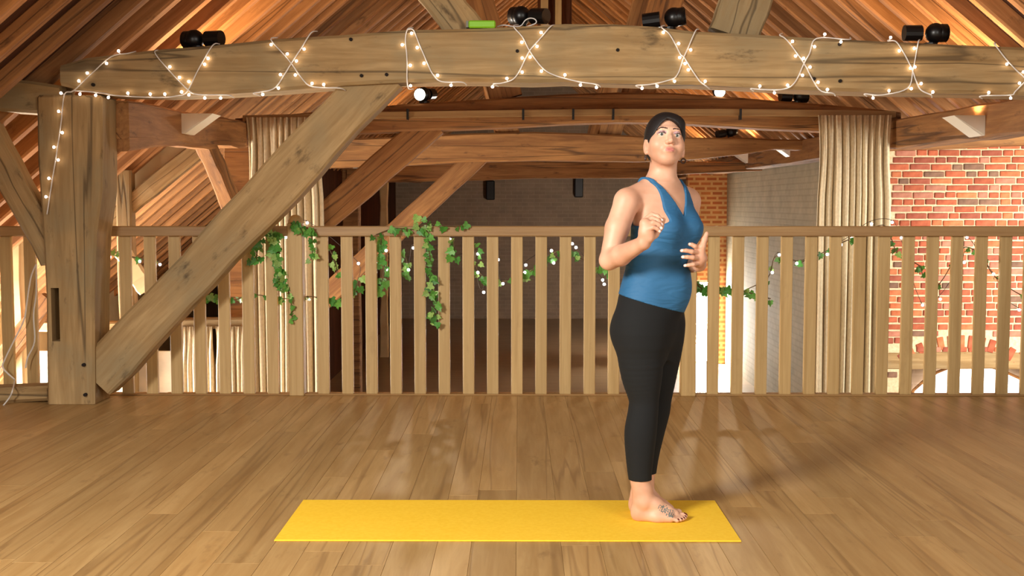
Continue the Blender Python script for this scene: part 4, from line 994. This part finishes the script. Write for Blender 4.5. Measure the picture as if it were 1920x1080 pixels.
def vest():
    m, nt, b = newmat('blue_jersey'); N = nt.nodes.new; L = nt.links.new
    tc = N('ShaderNodeTexCoord'); mp = N('ShaderNodeMapping'); mp.inputs['Scale'].default_value = (5, 5, 16); mp.inputs['Rotation'].default_value = (0, 0.45, 0); L(tc.outputs['Object'], mp.inputs[0])
    n = N('ShaderNodeTexNoise'); n.inputs['Scale'].default_value = 1.6; n.inputs['Detail'].default_value = 2; n.inputs['Distortion'].default_value = 0.8; L(mp.outputs[0], n.inputs['Vector'])
    bp = N('ShaderNodeBump'); bp.inputs['Strength'].default_value = 0.5; bp.inputs['Distance'].default_value = 0.02; L(n.outputs['Fac'], bp.inputs['Height']); L(bp.outputs[0], b.inputs['Normal'])
    b.inputs['Base Color'].default_value = sr(38, 98, 142); b.inputs['Roughness'].default_value = 0.7; return m
mesh_from('vest_top', V, F, [vest()], woman)
# ---- hair
Dr = field(); ell(Dr, hp(0, -.012, .038), RH, (.082, .104, .096), .01); ell(Dr, hp(0, -.05, .0), RH, (.074, .062, .07), .02); ell(Dr, hp(.018, .050, .072), RH, (.046, .034, .028), .03)
sl, x, y, z = sub(hO - .2, hO + .2)
S3 = (x - hO[0]) * Sh[0] + (y - hO[1]) * Sh[1] + (z - hO[2]) * Sh[2]; F3 = (x - hO[0]) * Fh[0] + (y - hO[1]) * Fh[1] + (z - hO[2]) * Fh[2]; U3 = (x - hO[0]) * Uh[0] + (y - hO[1]) * Uh[1] + (z - hO[2]) * Uh[2]
hl = np.interp(S3, [-.09, -.066, -.052, -.035, -.012, .012, .035, .052, .062, .075, .09], [-.03, -.014, .026, .054, .076, .068, .052, .030, -.010, -.03, -.035])
face = np.maximum(U3 - hl, 0.012 + np.clip((np.abs(S3) - .045) / .02, 0, 1) * .035 * (U3 > -.012) - F3)          # negative where the face opens
low = -.055 - U3
ears = np.maximum(np.maximum(np.maximum(U3 - .012, -.04 - F3), .066 - np.abs(S3)), F3 - .008)
dd = np.maximum(np.maximum(Dr[sl], -face), np.maximum(low, -ears)); Dr[:] = 0.2; Dr[sl] = dd
V, F = surface(Dr); V = relax(V, F, 2, 0.5); mesh_from('hair', V, F, [plain('dark_hair', sr(20, 13, 12), 0.6)], woman)
# ---- eyes, earrings
def eyemat():
    m, nt, b = newmat('eye'); N = nt.nodes.new; L = nt.links.new
    tc = N('ShaderNodeTexCoord'); vm = N('ShaderNodeVectorMath'); vm.operation = 'DISTANCE'; vm.inputs[1].default_value = (0, 0.0122, 0); L(tc.outputs['Object'], vm.inputs[0])
    r = N('ShaderNodeValToRGB'); e = r.color_ramp.elements; e[0].position = 0.0; e[0].color = (0.005, .005, .005, 1); e[1].position = 1; e[1].color = sr(226, 214, 206)
    for p, c in ((.20, (0.005, .005, .005, 1)), (.24, sr(84, 92, 84)), (.44, sr(60, 66, 60)), (.50, sr(206, 192, 184))): q = e.new(p); q.color = c
    ml = N('ShaderNodeMath'); ml.operation = 'MULTIPLY'; ml.inputs[1].default_value = 75; L(vm.outputs['Value'], ml.inputs[0]); L(ml.outputs[0], r.inputs[0]); L(r.outputs[0], b.inputs['Base Color']); b.inputs['Roughness'].default_value = 0.12; return m
EM = eyemat()
for s in (-1, 1):
    o = obj('eyeball', *spherevf((0, 0, 0), .0122, 16, 12), EM, smooth=True); c = hp(s * .031, .0775, .0085); fw = (np.array([0, 0, CAMZ]) - c); fw[2] += .25; fw /= np.linalg.norm(fw)
    fw = Vector(fw); rt = fw.cross(Vector((0, 0, 1))).normalized(); up = rt.cross(fw); Mx = Matrix((rt, fw, up)).transposed().to_4x4(); Mx.translation = Vector(c) - woman.location; o.parent = woman; o.matrix_basis = Mx
    c = Vector(hp(s * .077, -.004, -.060)); ring = [c + Vector((0.35 * s * .010 * math.cos(t) + .005 * math.cos(t), -.003 * math.cos(t), -.004 + .009 * math.sin(t))) - woman.location for t in np.linspace(0, 2 * math.pi, 15)]
    o = obj('earring', *tubevf(ring, .0032, 6), plain('dark_earring', sr(60, 36, 26), 0.35), smooth=True); o.parent = woman
